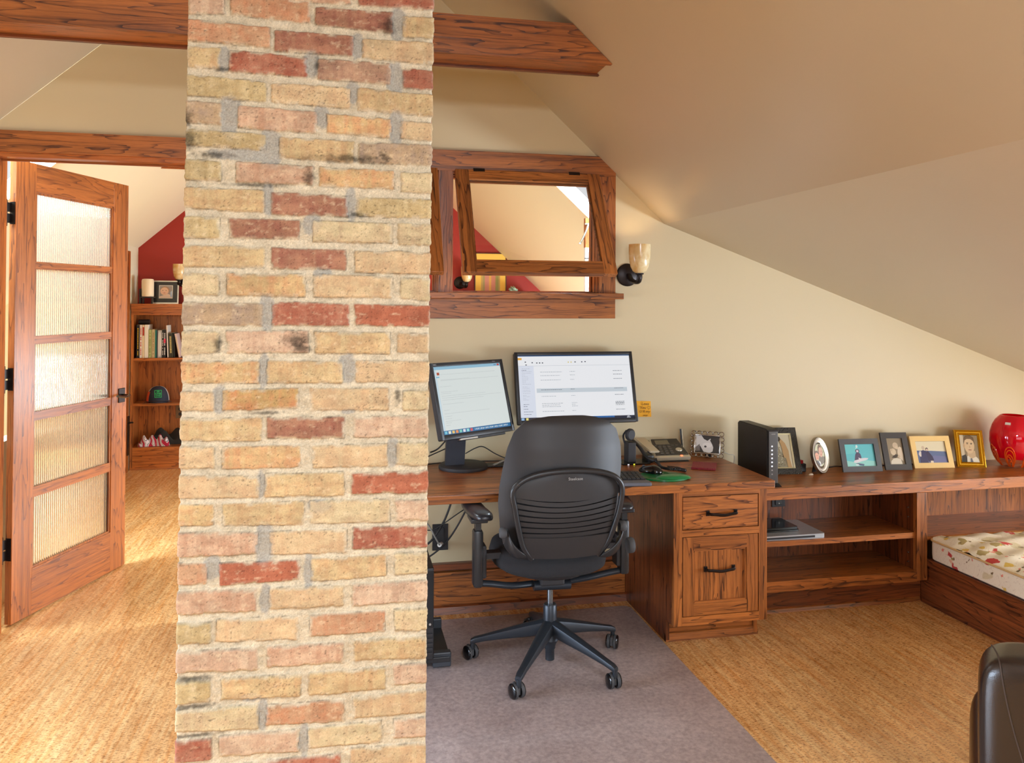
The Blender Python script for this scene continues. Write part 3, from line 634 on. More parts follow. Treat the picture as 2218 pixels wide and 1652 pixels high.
prism(b, [(q[0], q[2]), (q[1], q[2]), (q[1]-e, q[2]+e), (q[0]+e, q[2]+e)], 1, CF+.004, CF+.014); sub('panel_molding', b, oak(0, 'room', 3.2), d, t); b = BM(); prism(b, [(q[0], q[3]), (q[1], q[3]), (q[1]-e, q[3]-e), (q[0]+e, q[3]-e)], 1, CF+.004, CF+.014)
sub('panel_molding', b, oak(0, 'room', 3.6), d, t); b = BM()
prism(b, [(q[0], q[2]), (q[0], q[3]), (q[0]+e, q[3]-e), (q[0]+e, q[2]+e)], 1, CF+.006, CF+.014); sub('panel_molding', b, oak(2, 'room', 3.4), d, t); b = BM(); prism(b, [(q[1], q[2]), (q[1], q[3]), (q[1]-e, q[3]-e), (q[1]-e, q[2]+e)], 1, CF+.006, CF+.014)
sub('panel_molding', b, oak(2, 'room', 3.9), d, t)
h = handle(None, 1.734, CF+.014, .3565, .14); h.data.transform(WM[t.name].inverted()); h.parent = d
# handle of upper drawer: parent inverse
# ---- low counter + bookcase
BF = 3.69; CT = .6535
t = thing('countertop', 'low oak counter under the row of photo frames, right of the desk', 'counter', (3.0, 3.9, .6))
obj('worktop', bx(1.972, XR, BF+.02, WY, .632, CT, bevel=.001), oak(0, 'room', 16.2), t)
obj('edge_strip', bx(1.972, XR, BF, BF+.02, .594, CT, bevel=.002), oak(0, 'room', 16.8), t)
t = thing('low_bookcase', 'open low oak bookcase with two shelves between the file cabinet and the bench', 'bookcase', (2.5, 3.9, 0))
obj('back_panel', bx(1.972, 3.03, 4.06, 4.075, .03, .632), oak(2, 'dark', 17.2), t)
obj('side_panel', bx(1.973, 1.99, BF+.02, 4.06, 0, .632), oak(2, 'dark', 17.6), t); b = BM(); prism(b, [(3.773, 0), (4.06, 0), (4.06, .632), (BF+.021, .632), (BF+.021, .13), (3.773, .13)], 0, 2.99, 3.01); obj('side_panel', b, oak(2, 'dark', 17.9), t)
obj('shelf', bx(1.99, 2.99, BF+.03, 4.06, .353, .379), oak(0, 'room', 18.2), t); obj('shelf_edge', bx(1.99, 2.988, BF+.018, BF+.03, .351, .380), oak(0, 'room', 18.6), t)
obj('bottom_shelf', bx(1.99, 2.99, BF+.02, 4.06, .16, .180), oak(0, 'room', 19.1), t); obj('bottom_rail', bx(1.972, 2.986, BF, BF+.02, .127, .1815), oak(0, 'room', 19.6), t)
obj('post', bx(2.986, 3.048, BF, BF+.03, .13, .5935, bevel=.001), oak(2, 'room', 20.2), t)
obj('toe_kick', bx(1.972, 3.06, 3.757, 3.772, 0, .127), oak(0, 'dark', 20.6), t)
b = BM(); prism(b, [(3.741, 0), (3.757, 0), (3.757, .02), (3.75, .016)], 0, 1.972, 3.052); obj('quarter_round', b, oak(0, 'room', 21), t)
for z in (.21, .26, .45, .50):
    b = BM(); tube(b, [(2.9895, 3.76, z), (2.985, 3.76, z)], .004, 8); obj('shelf_pin', b, SILV, t)
# niche behind the bench
t = thing('bench_niche', 'shallow oak niche shelf between the counter and the window bench', 'shelf', (3.8, 3.9, .3))
obj('back_panel', bx(3.048, XR, 4.06, 4.075, .30, .632), oak(2, 'room', 21.4), t); obj('shelf', bx(3.03, XR, 3.70, 4.06, .337, .357), oak(0, 'room', 21.9), t)
# ---- window bench
t = thing('window_bench', 'built-in oak window bench with dark front panel at the right', 'bench', (3.8, 2.4, 0))
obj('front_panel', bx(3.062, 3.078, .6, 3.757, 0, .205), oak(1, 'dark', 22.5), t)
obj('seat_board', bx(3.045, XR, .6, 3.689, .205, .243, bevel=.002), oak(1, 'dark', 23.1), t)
b = BM(); prism(b, [(3.05, 0), (3.062, 0), (3.062, .02), (3.055, .016)], 1, .6, 3.741); obj('quarter_round', b, oak(1, 'dark', 1.5), t)
# floral cushion
def floral():
    k = NT('floral_fabric'); b = k.b; tc = k.n('ShaderNodeTexCoord')
    base = lin((238, 228, 206)); cur = None
    def blob(scale, off, thr, w, col, dist, prev, rnd=1.0, detail=2.0):
        mp = k.n('ShaderNodeMapping'); mp.inputs['Location'].default_value = (off, off*.7, off*.3); k.l(tc.outputs['Object'], mp.inputs['Vector'])
        nz = k.n('ShaderNodeTexNoise', Scale=scale*1.6, Detail=detail); k.l(mp.outputs[0], nz.inputs['Vector'])
        va = k.n('ShaderNodeVectorMath', _operation='MULTIPLY_ADD'); k.l(nz.outputs['Color'], va.inputs[0]); va.inputs[1].default_value = (dist,)*3; k.l(mp.outputs[0], va.inputs[2])
        vo = k.n('ShaderNodeTexVoronoi', Scale=scale, Randomness=rnd); k.l(va.outputs[0], vo.inputs['Vector'])
        r = k.n('ShaderNodeValToRGB'); k.l(vo.outputs['Distance'], r.inputs['Fac']); e = r.color_ramp.elements
        e[0].position = thr; e[0].color = (1, 1, 1, 1); e[1].position = thr+w; e[1].color = (0, 0, 0, 1)
        gt = k.n('ShaderNodeSeparateColor'); k.l(vo.outputs['Color'], gt.inputs[0])
        m2 = k.n('ShaderNodeMath', _operation='GREATER_THAN'); k.l(gt.outputs['Red'], m2.inputs[0]); m2.inputs[1].default_value = .18
        m3 = k.n('ShaderNodeMath', _operation='MULTIPLY'); k.l(r.outputs['Color'], m3.inputs[0]); k.l(m2.outputs[0], m3.inputs[1])
        mx = k.n('ShaderNodeMix', _data_type='RGBA'); k.l(m3.outputs[0], mx.inputs['Factor'])
        if prev is None: mx.inputs['A'].default_value = (*base, 1)
        else: k.l(prev, mx.inputs['A'])
        mx.inputs['B'].default_value = (*col, 1); return mx.outputs['Result']
    cur = blob(7, 1, .30, .03, lin((216, 204, 168)), .10, None); cur = blob(8.5, 9, .22, .02, lin((170, 150, 96)), .12, cur)
    cur = blob(8, 3, .21, .02, lin((196, 66, 62)), .09, cur, detail=5); cur = blob(15, 6, .16, .03, lin((226, 140, 120)), .06, cur); cur = blob(8, 3, .085, .02, lin((232, 190, 160)), .05, cur, detail=5)
    cur = blob(10, 21, .15, .02, lin((220, 186, 92)), .08, cur); cur = blob(13, 31, .12, .02, lin((120, 100, 66)), .09, cur)
    nz = k.n('ShaderNodeTexNoise', Scale=9.0, Detail=3.0, Distortion=1.5); k.l(tc.outputs['Object'], nz.inputs['Vector'])
    m = k.n('ShaderNodeMath', _operation='MULTIPLY'); k.l(nz.outputs['Fac'], m.inputs[0]); m.inputs[1].default_value = 9.0
    fr = k.n('ShaderNodeMath', _operation='FRACT'); k.l(m.outputs[0], fr.inputs[0]); r = k.n('ShaderNodeValToRGB'); k.l(fr.outputs[0], r.inputs['Fac']); e = r.color_ramp.elements
    e[0].position = .0; e[0].color = (1, 1, 1, 1); e[1].position = .07; e[1].color = (0, 0, 0, 1)
    sc = k.n('ShaderNodeMath', _operation='MULTIPLY'); k.l(r.outputs['Color'], sc.inputs[0]); sc.inputs[1].default_value = .55
    mx = k.n('ShaderNodeMix', _data_type='RGBA'); k.l(sc.outputs[0], mx.inputs['Factor']); k.l(cur, mx.inputs['A']); mx.inputs['B'].default_value = (*lin((160, 110, 74)), 1)
    k.l(mx.outputs['Result'], b.inputs['Base Color']); b.inputs['Roughness'].default_value = .85
    return k.m
FLOR = floral()
t = thing('bench_cushion', 'cream cushion with red and olive floral print lying on the window bench', 'cushion', (3.8, 2.3, .243))
X0, X1, Y0, Y1, Z0, Z1 = 3.05, 4.5, .7, 3.685, .244, .355
pts = rrect(X1-X0, Y1-Y0, .045, 6, (X0+X1)/2, (Y0+Y1)/2)
def ring(off, z):
    q = rrect(X1-X0-2*off, Y1-Y0-2*off, max(.045-off, .01), 6, (X0+X1)/2, (Y0+Y1)/2); return [(p[0], p[1], z) for p in q]
b = BM(); rs = [ring(.012, Z0), ring(.002, Z0+.008), ring(0, Z0+.03), ring(0, Z1-.03), ring(.001, Z1-.006)]
R = [[b.verts.new(p) for p in r] for r in rs]; n = len(R[0])
for a, c in zip(R[:-1], R[1:]):
    for i in range(n): b.faces.new((a[i], a[(i+1) % n], c[(i+1) % n], c[i]))
b.faces.new(R[0][::-1]); obj('boxing', b, FLOR, t, smooth=True)
b = BM()
def topf(u, v):
    x = X0+.002+(X1-X0-.004)*u; y = Y0+.002+(Y1-Y0-.004)*v; e = min(x-X0, X1-x, y-Y0, Y1-y)
    # keep the corners round
    cx, cy = max(X0+.045-x, 0)+max(x-X1+.045, 0), max(Y0+.045-y, 0)+max(y-Y1+.045, 0); d = math.hypot(cx, cy)
    if d > .043: s = .043/d; x += (cx-cx*s)*(1 if x < (X0+X1)/2 else -1); y += (cy-cy*s)*(1 if y < (Y0+Y1)/2 else -1)
    z = Z1-.006+.034*(1-math.exp(-max(e, 0)/.06))
    z += .008*math.sin(x*33+y*17)*math.exp(-max(e, 0)/.22)+.006*math.sin(y*41-x*12)*min(1, e/.05)+.004*math.sin(y*90+x*40)*math.exp(-e/.08)
    return (x, y, z if e > .001 else Z1-.006)
grid(b, topf, 70, 150); obj('top_cover', b, FLOR, t, smooth=True, angle=60)
b = BM(); tube(b, [(p[0], p[1], Z1-.006) for p in rrect(X1-X0+.004, Y1-Y0+.004, .047, 8, (X0+X1)/2, (Y0+Y1)/2)], .0055, 8, closed=True); obj('piping', b, mat('tan_piping', lin((206, 170, 116)), .8), t, smooth=True)
# chair mat
def matm():
    k = NT('chair_mat_vinyl'); b = k.b; tc = k.n('ShaderNodeTexCoord')
    n1 = k.n('ShaderNodeTexNoise', Scale=2.2, Detail=5.0, Roughness=.6); k.l(tc.outputs['Object'], n1.inputs['Vector'])
    n2 = k.n('ShaderNodeTexNoise', Scale=55.0, Detail=5.0, Roughness=.8); k.l(tc.outputs['Object'], n2.inputs['Vector'])
    r1 = k.n('ShaderNodeValToRGB'); k.l(n1.outputs['Fac'], r1.inputs['Fac']); r1.color_ramp.elements[0].position = .3; r1.color_ramp.elements[1].position = .7
    r1.color_ramp.elements[0].color = (*lin((158, 141, 137)), 1); r1.color_ramp.elements[1].color = (*lin((182, 166, 162)), 1)
    r2 = k.n('ShaderNodeValToRGB'); k.l(n2.outputs['Fac'], r2.inputs['Fac']); r2.color_ramp.elements[0].color = (.62, .6, .6, 1); r2.color_ramp.elements[1].color = (1.25, 1.25, 1.25, 1); r2.color_ramp.elements[0].position = .3; r2.color_ramp.elements[1].position = .7
    mx = k.n('ShaderNodeMix', _data_type='RGBA', _blend_type='MULTIPLY'); mx.inputs['Factor'].default_value = 1; k.l(r1.outputs[0], mx.inputs['A']); k.l(r2.outputs[0], mx.inputs['B']); k.l(mx.outputs['Result'], b.inputs['Base Color'])
    b.inputs['Roughness'].default_value = .42; b.inputs['Specular IOR Level'].default_value = .6
    bp = k.n('ShaderNodeBump', Strength=.12, Distance=.003); k.l(n2.outputs['Fac'], bp.inputs['Height']); k.l(bp.outputs['Normal'], b.inputs['Normal'])
    return k.m
b = BM(); mp = [(1.30, 1.9), (1.44, 1.96), (1.484, 2.08)] + [(1.486, 3.30), (1.487, 3.95), (1.47, 3.978), (1.44, 3.985), (.49, 3.985), (.455, 3.97), (.44, 3.94), (.44, 3.74), (.43, 3.70), (.39, 3.68), (.12, 3.68), (.06, 3.66), (.03, 3.61), (.03, 2.6), (.26, 2.52), (.26, 2.0), (.30, 1.93)]
prism(b, mp, 2, .0005, .0045); o = obj('chair_mat', b, matm()); tag(o, 'frosted grey vinyl chair mat lying on the cork floor under the office chair', 'floor mat')
# ================================================================ office chair
def chair():
    cx, cy = .906, 3.413
    t = thing('office_chair', 'black ergonomic office chair on a five-star caster base, back turned to the viewer', 'chair', (cx, cy, .0045))
    SH = mat('chair_back_plastic', lin((42, 39, 39)), .5, vary=.08, vscale=6); FR_ = mat('chair_frame_plastic', lin((36, 35, 36)), .38); BS = mat('chair_base_metal', lin((50, 54, 60)), .38, .45)
    FAB = mat('chair_fabric', lin((38, 36, 38)), .95, bump=.6, bscale=700)
    X = .896; YB_ = 3.115
    ZL = [.56, .577, .66, .773, .846, .92, 1.0, 1.0655, 1.105, 1.122, 1.1285, 1.1295]
    LL = [-.165, -.235, -.256, -.268, -.264, -.2515, -.235, -.2085, -.167, -.113, -.06, -.0]
    RL = [.18, .236, .246, .244, .249, .259, .256, .237, .190, .132, .085, .045]
    def back_y(z): # profile of the back seen from the side, outer face
        return YB_+float(np.interp(z, [.50, .60, .72, .85, 1.0, 1.13], [.10, .045, .012, .0, .008, .030]))
    def shell_solid(z0, z1, off, sc, th, nu=34, nv=44):
        b = BM(); F, K = [], []
        for j in range(nv+1):
            v = j/nv; z = z0+(z1-z0)*(1-(1-v)**2.4); zz = z0+(z-z0)*(1.1295-z0)/(z1-z0)
            l = float(np.interp(zz, ZL, LL))*sc; r = float(np.interp(zz, ZL, RL))*sc; rf, rk = [], []
            for i in range(nu+1):
                s = i/nu; x = l+(r-l)*s; y = back_y(z)+.075*(abs(x)/.262)**2.5+off+.022*max(0, (z-(z1-.05))/.05)**2
                rf.append(b.verts.new((X+x, y, z))); rk.append(b.verts.new((X+x*.985, y+th, z-.004*(z > z1-.01))))
            F.append(rf); K.append(rk)
        for j in range(nv):
            for i in range(nu):
                b.faces.new((F[j][i], F[j][i+1], F[j+1][i+1], F[j+1][i])); b.faces.new((K[j][i+1], K[j][i], K[j+1][i], K[j+1][i+1]))
        for j in range(nv):
            b.faces.new((F[j+1][0], K[j+1][0], K[j][0], F[j][0])); b.faces.new((F[j][nu], K[j][nu], K[j+1][nu], F[j+1][nu]))
        for i in range(nu):
            b.faces.new((K[0][i], K[0][i+1], F[0][i+1], F[0][i])); b.faces.new((F[nv][i], F[nv][i+1], K[nv][i+1], K[nv][i]))
        return b
    obj('back_shell', shell_solid(.60, 1.1295, 0, 1.0, .012), SH, t, smooth=True, angle=55)
    obj('back_cushion', shell_solid(.58, 1.10, .014, .95, .030), FAB, t, smooth=True, angle=55)
    # lumbar rim: inverted U
    rim = [(.764, 3.17, .548), (.725, 3.150, .60), (.700, 3.13, .68), (.680, 3.115, .770), (.668, 3.105, .835), (.690, 3.100, .872), (.735, 3.098, .897), (.80, 3.095, .912), (.896, 3.093, .918), (1.0, 3.095, .912), (1.06, 3.098, .9), (1.105, 3.1, .878), (1.128, 3.105, .835), (1.12, 3.115, .75), (1.10, 3.13, .67), (1.078, 3.15, .60), (1.045, 3.17, .548)]
    b = BM(); tube(b, smoothpts(rim, 5), .0125, 10, flat=.9); obj('lumbar_rim', b, FR_, t, smooth=True)
    def inner(z):
        zs = [.55, .60, .68, .77, .835, .872, .897, .915]; l = [.76, .728, .703, .684, .673, .693, .738, .82]; r = [1.05, 1.076, 1.098, 1.118, 1.125, 1.1, 1.055, .97]
        return np.interp(z, zs, l), np.interp(z, zs, r)
    def ipt(u, z, off=0.0):
        l, r = inner(z); s = (u-.5)*2; return (l+(r-l)*u, 3.096+.05*max(0, (.75-z)/.2)**1.5*.8+.022*abs(s)**2+off, z)
    b = BM(); grid(b, lambda u, v: ipt(u, .815+.098*v-.022*(1-v)*(1-(2*u-1)**2)), 20, 6); thick(b, -.006); obj('lumbar_panel', b, SH, t, smooth=True)
    for i in range(7):
        zc_ = .797-.0238*i; sag = .028-.0035*i
        b = BM(); grid(b, lambda u, v: ipt(.02+.96*u, zc_+(.014 if u > 0.9 else .012)*(v-.5)*1.45-sag*(1-(2*u-1)**2)+sag*.25+.008*u, .004), 20, 1); thick(b, -.006); obj('back_slat', b, SH, t, smooth=True)
    b = BM(); grid(b, lambda u, v: ipt(u, .555+.092*v-.002*(1-(2*u-1)**2)), 18, 4); thick(b, -.008); obj('lower_panel', b, SH, t, smooth=True)
    b = BM(); grid(b, lambda u, v: ipt(.01+.98*u, .56+.26*v, .016), 18, 6); thick(b, -.004); obj('lumbar_backing', b, mat('dark_mesh', lin((20, 19, 20)), .9), t, smooth=True)
    # side arms of the back reaching down to the seat
    for s, xs in ((-1, (.758, .70, .665, .655)), (1, (1.048, 1.105, 1.140, 1.150))):
        b = BM()
        P = [(xs[0], 3.165, .545), (xs[1], 3.15, .545), (xs[2], 3.17, .575), (xs[3], 3.21, .60)]
        bb = [(xs[0]+s*.002, 3.15, .56), (xs[1]+s*.01, 3.135, .60), (xs[2]+s*.01, 3.15, .66), (xs[3]-s*.002, 3.19, .70)]
        V0 = [b.verts.new(p) for p in P]; V1 = [b.verts.new(p) for p in bb]
        for i in range(3): b.faces.new((V0[i], V0[i+1], V1[i+1], V1[i]))
        V2 = [b.verts.new((P[i][0], P[i][1]+.05, P[i][2])) for i in range(4)]
        for i in range(3): b.faces.new((V2[i+1], V2[i], V0[i], V0[i+1]))
        thick(b, -.012); o = obj('shell_wing', b, FR_, t, smooth=True, angle=180); md = o.modifiers.new('smooth', 'SUBSURF'); md.levels = 2; md.render_levels = 2
        b = BM(); lathe(b, [(0, -.008), (.017, -.008), (.022, 0), (.022, .014), (.018, .02), (0, .02)], 20, T_((X+s*.248, 3.16, .665)) @ RY(90*s)); obj('height_button', b, RUB, t, smooth=True)
    # seat
    b = BM()
    def seat(u, v):
        a = 2*PI*u; rr = 1-(1-v)**2.2
        ex = abs(math.cos(a))**.8*(1 if math.cos(a) > 0 else -1); ey = abs(math.sin(a))**.8*(1 if math.sin(a) > 0 else -1)
        return (ex, ey, rr)
    prof = [(0, .523), (.6, .525), (.85, .522), (.96, .508), (1.0, .485), (.985, .462), (.90, .447), (.5, .440), (0, .438)]
    rings = []
    for r, z in prof:
        if r == 0: rings.append([b.verts.new((.90, 3.46, z))]); continue
        rings.append([b.verts.new((.90+.252*r*math.copysign(abs(math.cos(2*PI*i/40))**.75, math.cos(2*PI*i/40)), 3.455+.262*r*math.copysign(abs(math.sin(2*PI*i/40))**.8, math.sin(2*PI*i/40)), z+(.012*(r**2) if z > .5 else 0))) for i in range(40)])
    for a, c in zip(rings[:-1], rings[1:]):
        for i in range(40):
            q = []
            for v in (a[i % len(a)], a[(i+1) % len(a)], c[(i+1) % len(c)], c[i % len(c)]):
                if v not in q: q.append(v)
            b.faces.new(q)
    obj('seat', b, FAB, t, smooth=True, angle=60)
    b = BM(); lathe(b, [(0, .0), (.17, .0), (.20, .018), (.21, .03), (0, .03)], 32, T_((.905, 3.44, .418))); obj('seat_pan', b, BLKM, t, smooth=True)
    # arm uprights, pads
    for s, (px, py) in ((-1, (.572, 3.36)), (1, (1.24, 3.40))):
        b = BM(); box(b, px-.021, px+.021, py-.03, py+.03, .385, .628, bevel=.012); 
        obj('arm_post', b, FR_, t, smooth=True)
        b = BM(); box(b, px-.012, px+.012, py-.02, py+.02, .62, .668); obj('arm_stem', b, BLK, t)
        b = BM(); box(b, px-.036, px+.036, py-.05, py+.06, .664, .682, bevel=.004); obj('pad_bracket', b, BLK, t)
        b = BM()
        def pad(u, v):
            a = 2*PI*u; r = 1
            return None
        L = .13; w = .044
        for j, (sc, z) in enumerate([(.80, .680), (.97, .686), (1.0, .694), (.97, .704), (.80, .711)]):
            pass
        rings = []
        for sc, z in ((0, .680), (.8, .680), (.97, .686), (1, .695), (.96, .706), (.8, .713), (.45, .717), (0, .718)):
            if sc == 0: rings.append([b.verts.new((px+s*-.0, py+.03, z))]); continue
            rg = []
            for i in range(32):
                a = 2*PI*i/32; ca, sa = math.cos(a), math.sin(a)
                xx = w*sc*math.copysign(abs(ca)**.6, ca); yy = (L*sc)*math.copysign(abs(sa)**.55, sa)
                zz = z+.016*max(0, yy/L)*(1 if z > .69 else 1)
                rg.append(b.verts.new((px+xx-s*-.02*(yy/L)*1.0, py+.03+yy, zz)))
            rings.append(rg)
        for a_, c_ in zip(rings[:-1], rings[1:]):
            for i in range(32):
                q = []
                for v in (a_[i % len(a_)], a_[(i+1) % len(a_)], c_[(i+1) % len(c_)], c_[i % len(c_)]):
                    if v not in q: q.append(v)
                b.faces.new(q)
        obj('arm_pad', b, mat('arm_pad_urethane', lin((36, 36, 40)), .28), t, smooth=True, angle=60)
        b = BM(); box(b, px-s*.025-.012, px-s*.025+.012, py-.02, py+.05, .42, .56, bevel=.008); box(b, min(px-s*.03, px-s*.1), max(px-s*.03, px-s*.1), py-.01, py+.04, .50, .525); obj('arm_bracket', b, BLKM, t)
        b = BM(); tube(b, smoothpts([(px, py, .398), (px-s*.06, py+.0, .392), (px-s*.15, py, .378), (.906-s*-.08, 3.40, .366)], 4), .017, 10, flat=.8); obj('arm_bar', b, BS, t, smooth=True)
    b = BM(); lathe(b, [(0, 0), (.030, 0), (.033, .004), (.033, .02), (.030, .026), (0, .026)], 24, T_((1.205, 3.25, .555)) @ RY(90)); obj('tension_knob', b, RUB, t, smooth=True)
    b = BM(); tube(b, [(.825, 3.39, .360), (.99, 3.39, .356)], .024, 12, flat=.85); obj('crossbar_sleeve', b, BS, t, smooth=True)
    b = BM(); box(b, .85, .96, 3.36, 3.50, .36, .425, bevel=.01); obj('mechanism', b, BLKM, t)
    b = BM(); tube(b, [(cx, cy, .26), (cx, cy, .37)], .0135, 16); obj('gas_lift', b, mat('lift_metal', lin((120, 124, 128)), .22, .9), t, smooth=True)
    b = BM(); lathe(b, [(0, .268), (.026, .268), (.030, .262), (.030, .20), (.034, .14), (.04, .115), (.03, .10), (.024, .085), (.024, .075), (.020, .07), (.020, .025), (0, .025)], 24, T_((cx, cy, 0))); obj('base_hub', b, BS, t, smooth=True)
    ph = [90+72*i for i in range(5)]
    for a in ph:
        ca, sa = math.cos(R_(a)), math.sin(R_(a)); Rr = .345
        b = BM()
        prof = [(.02, .205, .132, .030), (.10, .182, .118, .026), (.20, .150, .105, .021), (.30, .118, .088, .017), (.335, .108, .078, .017), (.352, .098, .074, .014)]
        rg = []
        for (r, zt, zb_, hw) in prof:
            q = []
            for k in range(10):
                an = 2*PI*k/10; q.append(b.verts.new((cx+ca*r-sa*hw*math.cos(an), cy+sa*r+ca*hw*math.cos(an), (zt+zb_)/2+(zt-zb_)/2*math.copysign(abs(math.sin(an))**.7, math.sin(an)))))
            rg.append(q)
        for p, q in zip(rg[:-1], rg[1:]):
            for k in range(10): b.faces.new((p[k], p[(k+1) % 10], q[(k+1) % 10], q[k]))
        b.faces.new(rg[0][::-1]); b.faces.new(rg[-1])
        tube(b, [(cx+ca*Rr, cy+sa*Rr, .052), (cx+ca*Rr, cy+sa*Rr, .085)], .010, 10)
        obj('base_leg', b, BS, t, smooth=True)
        # casters swivel off the stem
        sw = {90: 60, 162: 25, 234: 20, 306: 5, 18: 150}.get(a % 360, 30)
        wx, wy = math.cos(R_(sw)), math.sin(R_(sw)); wcx, wcy = cx+ca*Rr-wy*.012, cy+sa*Rr+wx*.012
        b = BM()
        for s in (-1, 1):
            M = T_((wcx+wx*s*.017, wcy+wy*s*.017, .0356)) @ RZ(sw) @ RY(90*s)
            lathe(b, [(0, -.009), (.026, -.009), (.030, -.006), (.030, .006), (.026, .010), (.012, .012), (0, .012)], 24, M)
        w_ = obj('caster', b, GLOSSB, t, smooth=True)
        b = BM()
        for s in (-1, 1):
            M = T_((wcx+wx*s*.017, wcy+wy*s*.017, .0356)) @ RZ(sw) @ RY(90*s)
            lathe(b, [(.027, -.0095), (.0305, -.007), (.0305, .003), (.027, .004)], 24, M)
        box(b, -.006, .006, -.02, .026, -.012, .026, M=T_((wcx, wcy, .0356)) @ RZ(sw), bevel=.003)
        sub('caster_tread', b, RUB, w_, t)
    text_obj('maker_mark', 'Steelcase', .0165, mat('mark_grey', lin((170, 168, 164)), .5), t, WM[t.name].inverted() @ T_((.925, 3.0895, .885)))
chair()
# tower on a rolling stand, left of the chair
t = thing('computer_tower', 'black computer tower half hidden behind the brick chimney under the desk', 'computer', (.30, 3.6, .05))
obj('case', bx(.195, .395, 3.43, 3.86, .06, .45, bevel=.004), BLK, t); b = BM()
for i in range(5): box(b, .20, .39, 3.424, 3.431, .085+i*.02, .093+i*.02)
obj('front_vents', b, BLKM, t); obj('front_panel', bx(.198, .394, 3.424, 3.43, .20, .445, bevel=.002), GLOSSB, t); b = BM(); tube(b, [(.378, 3.4235, .215), (.378, 3.42, .215)], .005, 12); obj('power_button', b, SILV, t)
t = thing('tower_stand', 'low black rolling stand holding the computer tower by the brick chimney', 'stand', (.3, 3.6, .0))
b = BM(); box(b, .17, .47, 3.45, 3.80, .035, .058, bevel=.003); obj('tray', b, BLK, t)
obj('side_bracket', bx(.395, .475, 3.455, 3.49, .012, .075, bevel=.005), mat('stand_grey', lin((52, 56, 62)), .4), t); obj('side_bracket', bx(.40, .47, 3.76, 3.79, .035, .10, bevel=.004), mat('stand_grey', lin((52, 56, 62)), .4), t)
for x, y in ((.2, 3.49), (.44, 3.52), (.2, 3.76), (.44, 3.76)):
    b = BM(); tube(b, [(x-.01, y, .0195), (x+.01, y, .0195)], .015, 12); box(b, x-.004, x+.004, y-.008, y+.008, .02, .036); obj('caster', b, BLK, t)
# ================================================================ things on the wall and desk
def plate_cords():
    t = thing('power_outlet', 'black wall outlet plate with plugged cords under the desk, left of the office chair', 'outlet', (.505, WY, .378))
    obj('plate', bx(.464, .546, WY-.006, WY, .311, .446, bevel=.002), BLKM, t); obj('socket', bx(.485, .525, WY-.010, WY-.004, .33, .428, bevel=.003), BLK, t)
    b = BM(); tube(b, [(.51, WY-.012, .345), (.495, WY-.05, .352)], .011, 10); obj('plug', b, WHT, t, smooth=True)
plate_cords()
def cord(pts, r, m, label, group=None, nm='power_cable', n=8):
    b = BM(); tube(b, smoothpts(pts, n), r, 8); return tag(obj(nm, b, m, smooth=True), label, 'cable', group)
GC = mat('grey_cord', lin((150, 148, 142)), .5)
cord([(.60, 4.09, .7285), (.575, 4.09, .62), (.52, 4.08, .47), (.44, 4.08, .36), (.34, 4.09, .32), (.25, 4.09, .31)], .0055, BLK, 'thick black cord hanging left from the desk to the floor, crossing the outlet plate')
cord([(.70, 4.09, .7285), (.67, 4.085, .60), (.60, 4.08, .46), (.53, 4.08, .36), (.44, 4.08, .29), (.33, 4.08, .25)], .0045, BLK, 'lowest black cord curving from the desk down past the outlet plate to the left')
cord([(.70, 4.10, .56), (.60, 4.08, .51), (.50, 4.07, .45), (.44, 4.07, .43), (.36, 4.08, .46), (.3, 4.08, .5)], .003, BLK, 'thin black cord crossing the others over the outlet plate')
cord([(.735, 4.09, .7285), (.737, 4.09, .66), (.71, 4.09, .60), (.66, 4.09, .54)], .003, BLK, 'short thin black cord dropping from the desk behind the left armrest')
cord([(.80, 4.09, .7285), (.815, 4.09, .62), (.85, 4.09, .50), (.90, 4.09, .40), (.96, 4.10, .30), (.98, 4.105, .250)], .003, BLK, 'thin black cord dropping from the desk to the right, close behind the chair back')
cord([(.58, 4.105, .7285), (.52, 4.10, .67), (.44, 4.10, .63), (.34, 4.10, .60), (.24, 4.10, .60)], .0055, GC, 'grey cord sweeping left under the desk above the outlet plate')
cord([(.495, 4.07, .352), (.47, 4.05, .40), (.43, 4.05, .47), (.36, 4.06, .53), (.28, 4.08, .58)], .004, GC, 'grey cord plugged into the outlet plate under the desk')
t = thing('power_outlet', 'black outlet plate high on the back panel of the low bookcase', 'outlet', (2.394, 4.06, .46))
obj('plate', bx(2.354, 2.434, 4.054, 4.06, .457, .58, bevel=.002), BLKM, t); obj('socket', bx(2.372, 2.416, 4.049, 4.055, .468, .57, bevel=.003), BLK, t); b = BM(); tube(b, [(2.394, 4.050, .478), (2.394, 4.047, .478)], .0035, 8); obj('screw', b, SILV, t)
